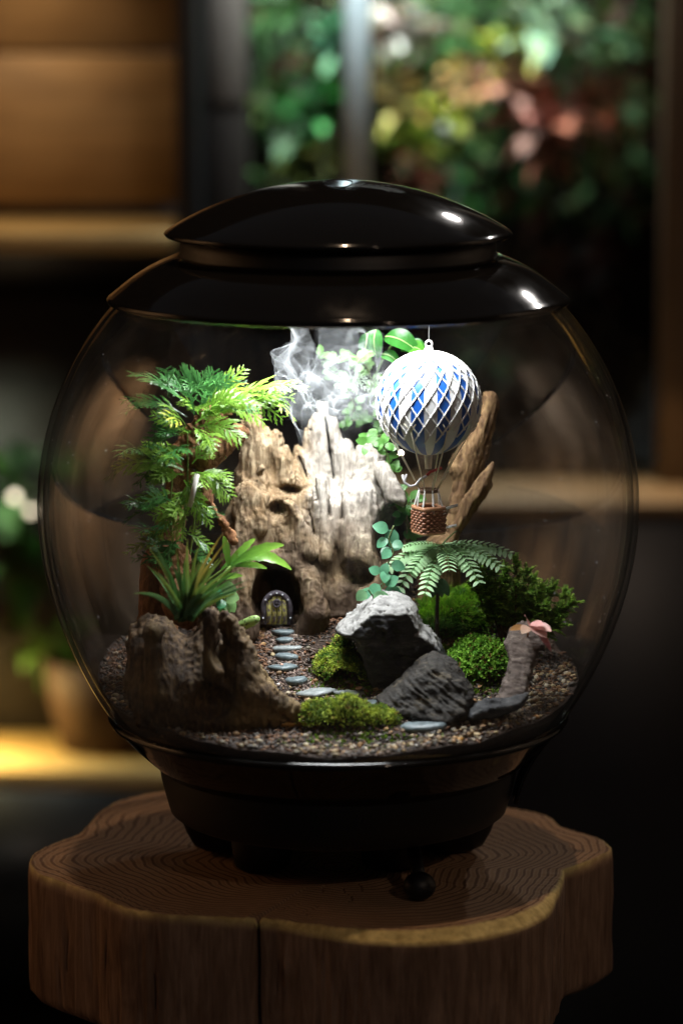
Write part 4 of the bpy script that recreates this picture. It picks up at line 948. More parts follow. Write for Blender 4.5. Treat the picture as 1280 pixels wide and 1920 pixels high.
for a in [(528, 1248, 9, 'pink', 'small pink pebble lying on a slate step', 0.003, 1.2), (522, 1285, 10, 'white', 'bright white pebble left of the rounded slate', 0, 1.1), (673, 1294, 17, 'pink', 'rose grey pebble behind the front moss', 0, 1.5),
          (412, 1324, 14, 'white', 'white pebble in the dark at the foot of the root piece', 0, 1.1), (402, 1331, 15, 'amber', 'amber pebble beside the white one under the root piece', 0, 1.2), (390, 1310, 8, 'white', 'tiny white pebble at the edge of the dark root piece', 0, 1.0),
          (581, 1365, 13, 'white', 'white pebble in front of the left end of the front moss', 0, 1.3), (535, 1363, 34, 'amber', 'long amber bark chip left of the front moss', 0, 3.0), (482, 1366, 17, 'tan', 'tan pebble in the front soil left of the bark chip', 0, 1.4),
          (828, 1322, 13, 'pink', 'reddish pebble in front of the dark rock', 0, 1.3), (863, 1337, 20, 'tan', 'large tan pebble at the left end of the flat dark stone', 0, 1.5), (1030, 1325, 13, 'tan', 'pale tan pebble near the right wall of the glass', 0, 1.1),
          (824, 1358, 12, 'white', 'cream pebble just right of the big slate slab', 0, 1.2), (980, 1342, 14, 'tan', 'tan pebble in front of the brown slab', 0, 1.3), (955, 1365, 14, 'grey', 'grey white pebble near the front glass on the right', 0, 1.3),
          (227, 1237, 8, 'white', 'white pebble on the bark litter at far left', 0, 1.2), (205, 1267, 9, 'tan', 'cream chip on the bark litter at far left', 0, 1.6), (240, 1265, 11, 'tan', 'tan chip beside the root piece at far left', 0, 1.6),
          (838, 1210, 10, 'tan', 'cream pebble between the white topped rock and the curly moss', 0, 1.2), (1080, 1257, 7, 'white', 'tiny white bead on the soil by the right glass', 0, 1.0), (908, 1390, 16, 'tan', 'broad tan pebble at the very front on the right', 0, 1.4),
          (865, 1392, 15, 'amber', 'honey coloured pebble at the very front', 0, 1.4), (780, 1400, 9, 'white', 'small white pebble below the big slate slab', 0, 1.2), (898, 1315, 9, 'tan', 'round cream pebble behind the flat dark stone', 0, 1.1)]: pebble(*a)

# ================================================================== HOT AIR BALLOON
bc = P(803, 757, 0.0); BR = 97*S; SY = bc.y
bal = thing('balloon_ornament', tuple(bc), 'blue and white striped hot air balloon ornament in a white net, hanging from the lid', 'balloon')
BLUE = plain('balloon_blue', (0.005, 0.095, 0.44), 0.42, var=0.08, scale=200, coat=0.1); WHT = plain('balloon_white', (0.72, 0.72, 0.71), 0.5, var=0.05, scale=200)
CORD = plain('net_cord', (0.80, 0.78, 0.75), 0.8, var=0.1, scale=1500, bmp=0.0004); ROPE = plain('rope', (0.82, 0.76, 0.60), 0.8, var=0.15, scale=1500, bmp=0.0004)
NG = 12; off = R(-90+16-30*0)     # blue stripe centres
def envp(th, a, dr=0.0):
    r = (BR+dr)*(1.0+0.015*math.cos(th)); return (bc.x+r*math.sin(th)*math.cos(a), bc.y+r*math.sin(th)*math.sin(a), bc.z+(BR+dr)*1.0*math.cos(th))
g0 = []
for k in range(2*NG):
    mb = MB(); n1, n2 = 22, 5; V = []
    for i in range(n1+1):
        th = math.pi*(0.001+0.998*i/n1)
        for j in range(n2+1):
            a = off-R(7.5)+R(15)*(j/n2) ; x, y, z = envp(th, a); V.append((x-bc.x, y-bc.y, z-bc.z))
    if k < 2:
        F = [[i*(n2+1)+j, (i+1)*(n2+1)+j, (i+1)*(n2+1)+j+1, i*(n2+1)+j+1] for i in range(n1) for j in range(n2)]
        mb.add(V, F); o = build('gore', mb, BLUE if k == 0 else WHT, bal, origin=(0, 0, 0)); o.location = (0, 0, 0); g0.append(o)
    else: o = g0[k % 2].copy(); col.objects.link(o); o.parent = bal
    o.rotation_euler = (0, 0, R(15)*k)
mb = MB(); NH = 24
rowsN = 10; ths = [0.20]+[0.20+0.176*i for i in range(1, rowsN+2)]
knots = []
for r_ in range(len(ths)-1):
    for k in range(NH):
        a0_ = off+R(15)*k+(R(7.5) if r_ % 2 else 0)
        skf = lambda t_, q_, aa: t_*(1-0.045*(1.2*math.sin(aa+0.4)+0.35*math.sin(5*aa))*q_/10)
        tA = skf(ths[r_], r_, a0_)
        for s in (-1, 1):
            if r_ >= len(ths)-2 and rng.random() < 0.5: continue
            tB = skf(ths[r_+1], r_+1, a0_+s*R(7.5))
            p0 = envp(tA, a0_, 0.0006); p1 = envp(tB, a0_+s*R(7.5), 0.0006); pm = envp((tA+tB)/2, a0_+s*R(3.75), 0.0008)
            tube(mb, [p0, pm, p1], 0.0012 if r_ < 4 else 0.00072, 5, cap=False)
        if r_ > 0: ball(mb, envp(tA, a0_, 0.0008), 0.0014, n=6)
build('net', mb, CORD, bal)
mb = MB(); zt_ = bc.z+BR
lathe(mb, [(0.0085, zt_-0.0025), (0.0075, zt_+0.0003), (0.004, zt_+0.0018), (0.0028, zt_+0.005), (0.0001, zt_+0.0055)], bc.x, bc.y, 20); build('cap', mb, CORD, bal)
mb = MB(); t = np.linspace(0, 2*np.pi, 18); tube(mb, [(bc.x+0.0026*math.cos(q), bc.y, zt_+0.0072+0.0026*math.sin(q)) for q in t], 0.0009, 6); build('loop', mb, CORD, bal)
mb = MB(); tube(mb, [(bc.x, bc.y, zt_+0.0095), (bc.x+0.0002, bc.y, 0.512)], 0.00025, 5); build('thread', mb, CORD, bal)
ringc = P(803, 919, SY); bk = P(803, 973, SY)
mb = MB(); lathe(mb, [(0.0070, ringc.z-0.0012), (0.0082, ringc.z-0.0016), (0.0084, ringc.z+0.0012), (0.0072, ringc.z+0.0016)], ringc.x, ringc.y, 24, closed=True); build('ring', mb, plain('ring_wood', (0.16, 0.09, 0.05), 0.5, var=0.2), bal)
mb = MB(); tube(mb, [(bc.x, bc.y, bc.z-BR+0.001), (bc.x, bc.y, bc.z-BR-0.012)], [0.0034, 0.0028], 12); build('neck', mb, ROPE, bal)
hw = 0.0105
for k in range(8):
    a = R(22+45*k); p0 = envp(2.02, a, 0.0006); p1 = (ringc.x+0.0082*math.cos(a), ringc.y+0.0082*math.sin(a), ringc.z+0.001)
    mb = MB(); pm = [(p0[i]+p1[i])/2+rng.uniform(-.0008, .0008) for i in range(3)]; tube(mb, [p0, pm, p1], 0.0006, 5); tube(mb, [envp(1.84, a+.12, .0006), p0], 0.0005, 5); tube(mb, [envp(1.84, a-.12, .0006), p0], 0.0005, 5); build('rope', mb, ROPE, bal)
    a2 = R(22+45*k); rr_ = hw*0.98/max(abs(math.cos(a2-R(28)-0)), abs(math.sin(a2-R(28)))); p2 = (bk.x+rr_*math.cos(a2), bk.y+rr_*math.sin(a2), bk.z+0.0085)
    mb = MB(); tube(mb, [p1, p2, (p2[0]*1.0, p2[1]-0.0006, p2[2]-0.004)], 0.00075, 5); build('rope', mb, CORD, bal)
WICK = plain('wicker', (0.22, 0.085, 0.04), 0.45, var=0.35, scale=700, bmp=0.0005); WICKL = plain('wicker_rim', (0.42, 0.20, 0.10), 0.45, var=0.3, scale=700, bmp=0.0005)
bas = thing('basket', (bk.x, bk.y, bk.z-0.010), None, None); bas.parent = bal; bas.location = Vector((bk.x, bk.y, bk.z-0.010))-Vector(bc)
rotb = R(28)
def sq(s, h_=hw, rd=0.25):
    a = s*2*math.pi; c, d = math.cos(a), math.sin(a); e = (abs(c)**7+abs(d)**7)**(-1/7); x, y = h_*e*c, h_*e*d
    return (x*math.cos(rotb)-y*math.sin(rotb), x*math.sin(rotb)+y*math.cos(rotb))
for r_ in range(8):
    mb = MB(); pts_ = []
    for i in range(97):
        s = i/96; h_ = hw+0.0010*math.sin(s*2*math.pi*14+math.pi*(r_ % 2))-0.0006*(4-r_)*0.3*0; x, y = sq(s, h_); pts_.append((bk.x+x, bk.y+y, bk.z-0.0088+0.0022*r_))
    tube(mb, pts_, 0.00125, 6, cap=False); build('wicker_strand', mb, WICK, bas)
for z_, rr_, nm in ((bk.z+0.0098, 0.0019, 'rim'), (bk.z-0.0108, 0.0015, 'foot_rim')):
    mb = MB(); tube(mb, [(bk.x+sq(i/48)[0], bk.y+sq(i/48)[1], z_) for i in range(49)], rr_, 8, cap=False); build(nm, mb, WICKL, bas)
for i in range(28):
    s = (i+0.5)/28; x, y = sq(s, hw-0.0002); mb = MB(); tube(mb, [(bk.x+x, bk.y+y, bk.z-0.0105), (bk.x+x, bk.y+y, bk.z+0.0095)], 0.0006, 5); build('stake', mb, WICK, bas)
mb = MB(); box(mb, (bk.x-hw*0.93, bk.y-hw*0.93, bk.z-0.0115), (bk.x+hw*0.93, bk.y+hw*0.93, bk.z-0.0105), rot=rotb); build('basket_floor', mb, WICK, bas)
mb = MB(); hp = [P(x, y, SY-0.010) for x, y in ((754, 890), (758, 905), (768, 912), (778, 910), (788, 898), (800, 892))]; tube(mb, hp, 0.0011, 7); tube(mb, [hp[1], P(762, 889, SY-.010)], 0.0009, 6); build('white_hook', mb, plain('hook_white', (0.75, 0.72, 0.75), 0.5), bal)
mb = MB(); tube(mb, [P(800, 891, SY-.010), P(806, 885, SY-.010), P(828, 877, SY-.010)], 0.0012, 7); build('red_tip', mb, plain('red_tip', (0.55, 0.05, 0.06), 0.5), bal)
for nm, (xa, ya, xb, yb) in (('reflection_bar', (836, 953, 858, 947)), ('reflection_bar', (836, 989, 856, 985))):  # white bars modelled for glass reflections beside the basket
    mb = MB(); tube(mb, [P(xa, ya, SY-.004), P(xb, yb, SY-.004)], 0.0013, 6); build(nm, mb, WHT, bal)
# ================================================================== MOSS
def moss(px, py, wpx, hpx, Y, label, kind, n, c, c2, seed=0, depth=None, tops=None):
    """a cushion: an uneven mound carpeted with many small shoots"""
    w_ = wpx*S/2; dp = depth or w_*0.75; gf = GP(px, py+hpx*0.5); Y = gf.y+dp
    g0_ = P(px, py, Y); g0_.z = float(gh(g0_.x, Y)); h_ = max(0.008, P(px, py-hpx*0.5, Y).z-g0_.z-0.003)
    root = thing('moss_cushion', (g0_.x, Y, g0_.z), label, 'moss', 'moss cushions')
    lobes = tops or [(0, 0, 1, 1)]
    gx = 56; u = np.linspace(-1, 1, gx); UX, UY = np.meshgrid(u, u)
    def H(ux, uy):
        o = np.zeros_like(ux)-0.15
        for lx, ly, lr, lh in lobes:
            d2 = ((ux-lx)/lr)**2+((uy-ly)/lr)**2; o = np.maximum(o, lh*np.sqrt(np.clip(1-d2, 0, 1))-0.15*(d2 > 1))
        q = np.stack([ux.ravel()*w_, uy.ravel()*dp, 0*ux.ravel()+seed], 1)
        return (o*(0.70+0.85*(fbm(q, 100, 3, seed)-0.25).reshape(ux.shape)))*h_
    Z = H(UX, UY); zb_ = gh(g0_.x+UX*w_, Y+UY*dp)-g0_.z
    V = np.stack([(g0_.x+UX*w_).ravel(), (Y+UY*dp).ravel(), (g0_.z+np.maximum(Z, zb_*0-0.004)).ravel()], 1)
    i = np.arange(gx-1)[:, None]; j = np.arange(gx-1)[None]; F = np.stack([i*gx+j, i*gx+j+1, (i+1)*gx+j+1, (i+1)*gx+j], -1).reshape(-1, 4)
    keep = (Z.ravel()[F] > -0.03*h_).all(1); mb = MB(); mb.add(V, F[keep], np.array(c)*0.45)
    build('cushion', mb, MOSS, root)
    ux = rng.uniform(-1, 1, n*2); uy = rng.uniform(-1, 1, n*2); z = H(ux, uy); ok = z > 0; ux, uy, z = ux[ok][:n], uy[ok][:n], z[ok][:n]; n = len(ux)
    e = 0.02; gx_ = -(H(ux+e, uy)-H(ux-e, uy))/(2*e*w_); gy_ = -(H(ux, uy+e)-H(ux, uy-e))/(2*e*dp); nn = unit(np.stack([gx_, gy_, np.ones(n)], 1)*np.array([1, 1, 1]))
    base = np.stack([g0_.x+ux*w_, Y+uy*dp, g0_.z+z-0.0006], 1)
    cl = fbm(base, 190, 2, seed+4)[:, None]; mixv = np.clip(rng.uniform(-0.2, 1.0, (n, 1))*0.6+(cl-0.5)*1.8+0.2, 0, 1); C = np.array(c)*(1-mixv)+np.array(c2)*mixv; br_ = rng.random(n) < .07; C[br_] = np.array((0.22, 0.13, 0.04))*rng.uniform(.5, 1.3, (br_.sum(), 1))
    mb = MB()
    if kind == 'hair':
        L = rng.uniform(0.004, 0.0095, (n, 1)); d = unit(nn+rng.normal(size=(n, 3))*0.28+np.array([0.35, 0, 0.0])); sd = unit(np.cross(d, rng.normal(size=(n, 3))))
        wd_ = 0.00028; tip = base+d*L+np.array([0, 0, -1])*L*0.12; mid = base+d*L*0.5
        V = np.stack([base-sd*wd_, base+sd*wd_, mid+sd*wd_*0.9, mid-sd*wd_*0.9, tip], 1).reshape(-1, 3); k5 = 5*np.arange(n)[:, None]
        C5 = np.repeat(C, 5, 0); C5[4::5] *= 1.5
        mb.add(V, k5+np.array([[0, 1, 2, 3]]), C5); mb.f.append(k5+np.array([[3, 2, 4]]))
    else:
        # short shoots, each a spray of tiny leaves
        big = 1.6 if kind == 'curly' else 1.0
        Ls = rng.uniform(0.002, 0.0048, n)*big
        for r_ in range(6 if kind == 'curly' else 5):
            f_ = rng.uniform(0.2, 1.0, (n, 1)); dirs = unit(nn+rng.normal(size=(n, 3))*0.35); st = base+nn*(Ls[:, None]*f_); ll = rng.uniform(0.0009, 0.0019, (n, 1))*big
            ld = unit(nn*0.35+rng.normal(size=(n, 3))*0.8); sd = unit(np.cross(ld, nn+rng.normal(size=(n, 3))*0.5)); wd_ = ll*0.36
            V = np.stack([st, st+ld*ll*0.55+sd*wd_, st+ld*ll, st+ld*ll*0.55-sd*wd_], 1).reshape(-1, 3)
            mb.add(V, 4*np.arange(n)[:, None]+np.array([[0, 1, 2, 3]]), np.repeat(C*rng.uniform(0.7, 1.25, (n, 1)), 4, 0))
    o = build('moss_shoots', mb, MOSS, root, smooth=False); o['kind'] = 'stuff'
MG, MG2 = (0.06, 0.15, 0.014), (0.34, 0.50, 0.05); MY, MY2 = (0.09, 0.17, 0.018), (0.50, 0.58, 0.07)
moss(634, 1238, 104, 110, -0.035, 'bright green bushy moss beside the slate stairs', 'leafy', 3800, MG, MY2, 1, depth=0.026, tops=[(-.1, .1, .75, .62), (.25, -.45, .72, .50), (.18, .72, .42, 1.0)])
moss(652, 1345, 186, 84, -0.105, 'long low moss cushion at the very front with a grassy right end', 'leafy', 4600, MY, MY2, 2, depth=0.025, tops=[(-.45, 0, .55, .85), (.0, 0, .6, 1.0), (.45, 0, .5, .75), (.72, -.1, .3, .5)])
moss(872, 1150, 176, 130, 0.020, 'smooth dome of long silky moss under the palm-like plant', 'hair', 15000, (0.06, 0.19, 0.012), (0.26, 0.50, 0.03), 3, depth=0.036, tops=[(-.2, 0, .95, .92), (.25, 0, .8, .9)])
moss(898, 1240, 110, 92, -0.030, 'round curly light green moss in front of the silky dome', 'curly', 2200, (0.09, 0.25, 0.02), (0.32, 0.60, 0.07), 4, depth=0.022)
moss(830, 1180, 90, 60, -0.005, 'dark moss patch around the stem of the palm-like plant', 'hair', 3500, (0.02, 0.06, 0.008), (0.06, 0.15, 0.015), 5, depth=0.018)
# grassy right end of the front moss
mb = MB(); q0 = P(735, 1372, -0.112)
for k in range(220):
    a = np.array(tuple(q0))+rng.normal(size=3)*np.array([.006, .004, .001]); d = unit(np.array([rng.normal()*0.6+0.2, rng.normal()*0.4-.1, 1.1])); L = rng.uniform(.005, .013)
    ribbon(mb, bez(a, a+d*L*0.6, a+d*L+np.array([d[0]*.003, 0, -.001]), 5), rng.normal(size=3), np.array([.0004, .0005, .0004, .0003, .00005]), 0.1, np.array((0.14, 0.24, 0.02))*rng.uniform(.6, 1.4), np.array((0.40, 0.42, 0.06)))
tag(build('grass_tuft', mb, MOSS), 'yellow green grassy tuft at the right end of the front moss', 'grass tuft')

# shrubby club moss at the back right: branching sprays
def spray(mb, a, d, L, c, c2, n=16, up=(0, 0, 1), ll=0.0026, th=0.0004):
    a = np.array(tuple(a), float); d = unit(np.array(d, float)); side = unit(np.cross(d, up)); e = a+d*L; m_ = (a+e)/2+np.array(up)*L*0.14
    pts = bez(a, m_, e, n+2); tube(mb, pts, th, 4, np.array(c)*0.7)
    for i in range(1, n+1):
        for s in (-1, 1):
            p = pts[i]; f_ = 1-0.5*i/n; dd = unit(side*s+d*0.6+rng.normal(size=3)*0.25); l_ = ll*f_*rng.uniform(.8, 1.3); t_ = rng.random()
            ribbon(mb, bez(p, p+dd*l_*.5, p+dd*l_, 3), np.cross(dd, up), np.array([.2, .55, .08])*l_, 0.15, np.array(c)*(1-t_)+np.array(c2)*t_)
Yc = 0.035
cm = thing('club_moss', tuple(P(985, 1165, Yc)), 'loose dark green club moss shrub at the back right', 'plant')
tips = [(905, 1050), (925, 1065), (895, 1075), (950, 1075), (968, 1063), (985, 1080), (1000, 1095), (1015, 1110), (1035, 1108), (1060, 1120), (1070, 1135), (1050, 1150), (1035, 1165), (1000, 1130), (970, 1110), (940, 1100), (920, 1100), (1020, 1140), (985, 1150), (960, 1140), (1045, 1175), (1000, 1165), (890, 1100), (940, 1120), (975, 1130), (905, 1085), (930, 1140), (1010, 1175)]
for tx, ty in tips:
    mb = MB(); y0 = Yc+random.uniform(-.022, .022); b_ = P(960+(tx-960)*0.35+random.uniform(-8, 8), 1220, Yc); tp = P(tx, ty, y0); ml = (b_+tp)/2+Vector((0, 0, .006))
    pts_ = bez(b_, ml, tp, 9); tube(mb, pts_, 0.0007, 5, (0.10, 0.06, 0.02))
    for i in range(3, 9):
        for s in range(6):
            dd = unit(unit(pts_[i]-pts_[i-1])+rng.normal(size=3)*0.8+np.array([0, -.2, .3])); spray(mb, pts_[i], dd, random.uniform(.007, .014), (0.10, 0.27, 0.03), (0.40, 0.60, 0.09), n=8, ll=0.0042)
    build('branch', mb, MOSS, cm)

# ================================================================== PLANTS
def frond(mb, a, b, arch=0.25, w_=0.34, npair=6, c=(0.06, 0.26, 0.03), c2=(0.12, 0.36, 0.05), roll=0.0, tooth=True, sag=0.0, lobe_w=0.10):
    """deeply cut leaf along an arching midrib; each lobe has side teeth"""
    a = np.array(tuple(a), float); b = np.array(tuple(b), float); L = np.linalg.norm(b-a); d = (b-a)/L
    ctrl = (a+b)/2+np.array([0, 0, arch*L]); n = 26; pts = bez(a, ctrl, b, n); pts[:, 2] -= sag*L*np.linspace(0, 1, n)**2*0.5
    t = unit(np.gradient(pts, axis=0)); up = np.array([0.0, -0.75, 1.0]); side = unit(np.cross(t, up)); nrm = np.cross(side, t)
    side = side*math.cos(roll)+nrm*math.sin(roll); nrm = np.cross(side, t)
    wd_ = L*0.020*(0.35+1.1*np.sin(np.pi*np.linspace(0.08, 1, n)**0.8)); wd_[-1] = L*0.004
    ribbon(mb, pts, side, wd_, 0.15, c, c2)
    for i in range(npair):
        u = 0.20+0.70*i/(npair-1) if npair > 1 else .5; prof = math.sin(math.pi*min(1, (u*0.86+0.10))**0.75)**0.7
        for s in (-1, 1):
            uu = min(0.97, u+(0.03 if s > 0 else 0)+random.uniform(-.015, .015)); k = uu*(n-1); i0 = int(k); f_ = k-i0; p = pts[i0]*(1-f_)+pts[min(n-1, i0+1)]*f_
            l_ = L*w_*prof*random.uniform(.85, 1.12); dd = unit(side[i0]*s*random.uniform(.6, .95)+t[i0]*0.75+nrm[i0]*random.uniform(-.25, .15)); e = p+dd*l_+t[i0]*l_*0.22-nrm[i0]*l_*random.uniform(-0.02, .22); m_ = p+dd*l_*0.55+nrm[i0]*l_*0.10
            q = bez(p, m_, e, 7); cc = np.array(c)*random.uniform(.8, 1.2); sd = np.cross(unit(e-p), nrm[i0])
            ribbon(mb, q, sd, np.array([.30, .75, 1.0, .95, .75, .45, .04])*l_*lobe_w, 0.12, cc, c2)
            if tooth:
                for u2, s2 in ((2, 1), (3, -1), (4, 1)):
                    tp = q[u2]; td = unit(unit(e-p)*0.9+sd*s2*0.8); tl = l_*0.36*(1-u2*0.09)
                    ribbon(mb, bez(tp, tp+td*tl*.5, tp+td*tl-nrm[i0]*tl*.1, 4), np.cross(td, nrm[i0]), np.array([.5, .9, .6, .05])*tl*0.26, 0.1, cc, c2)
FG, FG2, FD, FD2 = (0.115, 0.26, 0.033), (0.25, 0.42, 0.06), (0.035, 0.13, 0.035), (0.06, 0.18, 0.045)
fern = thing('cut_leaf_fern', tuple(P(335, 1130, -.02)), 'bushy fern with deeply cut bright green leaves filling the left side', 'fern')
stemp = [[(330, 1130), (345, 1000), (352, 900), (352, 810)], [(335, 1130), (372, 1000), (368, 880), (390, 780)], [(325, 1130), (330, 1040), (318, 960), (325, 880)], [(350, 1120), (400, 1080), (430, 1060), (440, 1050)]]
for k, sp_ in enumerate(stemp):
    mb = MB(); q = [P(x, y, (-.02, .0, -.03, -.045)[k]) for x, y in sp_]; pts_ = np.concatenate([bez(q[0], q[1], q[2], 8), bez(q[2], (q[2]+q[3])/2, q[3], 6)[1:]]); tube(mb, pts_, np.linspace(.0013, .0007, len(pts_)), 6, (0.16, 0.24, 0.05)); build('stem', mb, LEAFM, fern)
FR = [((365, 778), (243, 692), .30, -.03, 1), ((350, 782), (226, 748), .25, -.03, 1), ((335, 790), (284, 772), -.2, -.02, 0), ((390, 765), (460, 686), .12, .02, 0), ((425, 762), (576, 716), .30, 0, 0), ((430, 765), (552, 730), .12, -.01, 0),
      ((380, 770), (402, 690), .0, .02, 1), ((372, 765), (500, 785), .42, -.03, 0), ((365, 795), (458, 742), .2, -.03, 0), ((358, 812), (272, 832), .55, -.02, 1), ((370, 800), (455, 822), .3, -.02, 0), ((362, 815), (325, 800), .1, -.04, 0),
      ((352, 745), (300, 702), .2, .0, 1), ((395, 740), (330, 700), .2, .02, 1), ((345, 862), (196, 888), .50, -.02, 1), ((345, 882), (212, 872), .28, -.03, 0), ((342, 872), (262, 842), .2, -.01, 0), ((365, 885), (434, 935), .35, -.04, 0),
      ((355, 905), (300, 1000), .05, -.04, 0), ((345, 930), (230, 938), .25, -.03, 0), ((335, 942), (228, 980), .25, -.04, 1), ((362, 940), (398, 985), .2, -.05, 0), ((355, 955), (318, 1012), .1, -.05, 0), ((345, 900), (382, 972), .2, -.05, 0),
      ((335, 1022), (232, 1028), .28, -.02, 0), ((350, 1050), (245, 1042), .1, -.03, 1), ((360, 870), (400, 830), .1, -.03, 0), ((350, 850), (300, 850), .2, -.05, 0), ((345, 890), (285, 900), .2, -.05, 0), ((350, 960), (285, 960), .2, -.05, 0),
      ((375, 780), (335, 740), .2, -.03, 0), ((385, 785), (420, 740), .1, -.03, 0), ((360, 800), (400, 850), .3, -.05, 0), ((350, 1000), (400, 1030), .2, -.05, 0), ((350, 905), (410, 890), .3, -.045, 0), ((360, 840), (425, 850), .3, -.01, 1), ((370, 990), (420, 960), .2, -.03, 1),
      ((350, 800), (300, 750), .25, -.04, 0), ((372, 770), (440, 705), .22, -.01, 1), ((390, 775), (470, 745), .3, -.035, 0), ((340, 1010), (290, 1060), .25, -.04, 1), ((355, 1030), (395, 1080), .3, -.05, 1), ((340, 980), (275, 1005), .3, -.03, 1)]
for a, b, ar, y, dk in FR:
    L = math.hypot(a[0]-b[0], a[1]-b[1]); dy = random.uniform(-.02, .012)
    for q_ in range(2):          # smaller fronds crowding round the big one
        c1, c2_ = (FD, FD2) if dk or random.random() < .3 else ((FG, (0.42, 0.40, 0.06)) if random.random() < .12 else (FG, FG2)); v_ = random.uniform(.7, 1.3); f0 = random.uniform(.0, .45)
        an_ = math.atan2(b[1]-a[1], b[0]-a[0])+random.uniform(-.8, .8); l2 = L*random.uniform(.35, .6); a2 = (a[0]+(b[0]-a[0])*f0, a[1]+(b[1]-a[1])*f0); b2 = (a2[0]+math.cos(an_)*l2, a2[1]+math.sin(an_)*l2)
        mb = MB(); frond(mb, P(*a2, y+random.uniform(-.02, .02)), P(*b2, y+random.uniform(-.035, .02)), ar*.6+random.uniform(-.1, .25), random.uniform(.3, .42), random.choice((4, 5, 6)), np.array(c1)*v_, np.array(c2_)*v_*1.1, roll=random.uniform(-.8, .8), sag=random.uniform(0, .3)); build('frond', mb, LEAFG, fern)
    mb = MB(); c1, c2_ = (FD, FD2) if dk else (FG, FG2); v_ = random.uniform(.8, 1.25)
    frond(mb, P(*a, y), P(*b, y+dy), ar*0.8, random.uniform(.36, .46) if L < 90 else random.uniform(.24, .32), 5 if L < 60 else random.choice((6, 7, 8)), np.array(c1)*v_, np.array(c2_)*v_, roll=random.uniform(-.7, .7), sag=random.uniform(0, .3)); build('frond', mb, LEAFG, fern)
# a lone broad-lobed sprig leaning over the door
sg = thing('leaf_sprig', tuple(P(432, 1060, -.05)), 'sprig of long smooth fingered leaves reaching right over the door', 'plant')
for a, b, ar, w_ in [((432, 1062), (546, 1068), .40, .20), ((434, 1060), (532, 1022), .16, .18), ((440, 1062), (500, 1066), .16, .2), ((430, 1066), (420, 1005), .1, .2), ((432, 1060), (478, 1010), .12, .2), ((425, 1080), (448, 1030), .1, .16), ((400, 1090), (455, 1080), .14, .13), ((415, 1068), (470, 1040), .2, .2)]:
    mb = MB(); A_ = P(*a, -.06); B_ = P(*b, -.06+random.uniform(-.01, .01)); L_ = (B_-A_).length; pts_ = bez(A_, (A_+B_)/2+Vector((0, 0, ar*L_)), B_, 14); u_ = np.linspace(0, 1, 14); ribbon(mb, pts_, np.cross(unit(np.array(tuple(B_-A_))), [0, -.8, .6]), np.sin(np.pi*np.clip(u_*.95+.04, 0, 1)**1.15)**.8*(1+.12*np.sin(u_*30))*L_*(.085+.0035/L_*.1)+.0003, .2, (0.08, 0.23, 0.03), (0.20, 0.38, 0.05)); build('frond', mb, LEAFG, sg)
mb = MB(); tube(mb, bez(P(390, 1150, -.08), P(400, 1090, -.07), P(432, 1062, -.06), 10), .0009, 6, (0.16, 0.26, 0.05)); build('stem', mb, LEAFM, sg)

# --- air plant
ap = thing('air_plant', tuple(P(345, 1165, -.115)), 'spiky air plant with yellow tipped blades sitting in the dark root piece', 'air plant')
bl = [(292, 1028), (300, 1040), (285, 1015), (330, 1028), (325, 1060), (374, 1020), (352, 1010), (418, 1000), (428, 1012), (410, 1035), (442, 1062), (455, 1078), (436, 1092), (455, 1052), (395, 1060), (300, 1085), (315, 1080), (385, 1040), (345, 1050), (365, 1075), (400, 1085), (275, 1060), (340, 1090), (380, 1090)]
bl += [(x+random.uniform(-14, 14), y+random.uniform(5, 35)) for x, y in bl]
for k, (x, y) in enumerate(bl):
    mb = MB(); a = P(345+random.uniform(-14, 14), 1162, -.118); yy = -.115+random.uniform(-.025, .02); b_ = P(x, y, yy); m_ = P(345+(x-345)*0.35, 1162+(y-1162)*0.62, yy)
    pts_ = bez(a, m_, b_, 16); org = (x > 400 and y < 1040); ye = np.array(random.choice(((0.12, 0.28, 0.06), (0.28, 0.36, 0.06), (0.10, 0.24, 0.08))) if not org else (0.42, 0.28, 0.05)); w0 = random.uniform(.0016, .0024)
    ribbon(mb, pts_, np.cross(unit(np.array(b_-a)), [0.2, -1, .2]), w0*np.array([1.3, 1.3, 1.25, 1.15, 1.05, .95, .9, .8, .72, .64, .56, .47, .38, .28, .17, .03]), 0.45, (0.05, 0.15, 0.04), ye*random.uniform(.6, 1.1)); build('blade', mb, LEAFM, ap)
for pts_px, w0 in (([(335, 1150), (300, 1105), (250, 1113)], .0032), ([(355, 1155), (365, 1105), (398, 1122)], .004), ([(360, 1155), (400, 1110), (430, 1088)], .003), ([(350, 1160), (355, 1120), (352, 1080)], .003), ([(335, 1160), (325, 1120), (318, 1095)], .003)):
    mb = MB(); pts_ = bez(*[P(x, y, -.13) for x, y in pts_px], 14); ribbon(mb, pts_, (0, -.3, 1), w0*np.linspace(1.2, .05, 14)**0.8, .4, (0.05, 0.13, 0.05), (0.12, 0.22, 0.07)); build('blade', mb, LEAFM, ap)

def oval(mb, a, d, nrm, L, wr=0.42, c=(0.1, 0.3, 0.1), c2=None, fold=.12, n=8, curl=.12):
    a = np.array(tuple(a), float); d = unit(np.array(d, float)); nrm = unit(np.array(nrm, float)); e = a+d*L-nrm*L*curl
    pts_ = bez(a, a+d*L*.5+nrm*L*curl*.6, e, n); u = np.linspace(0, 1, n); w_ = np.sin(np.pi*np.clip(u*0.97+.02, 0, 1)**.8)**.75*L*wr
    ribbon(mb, pts_, np.cross(d, nrm), w_, fold, c, c2)
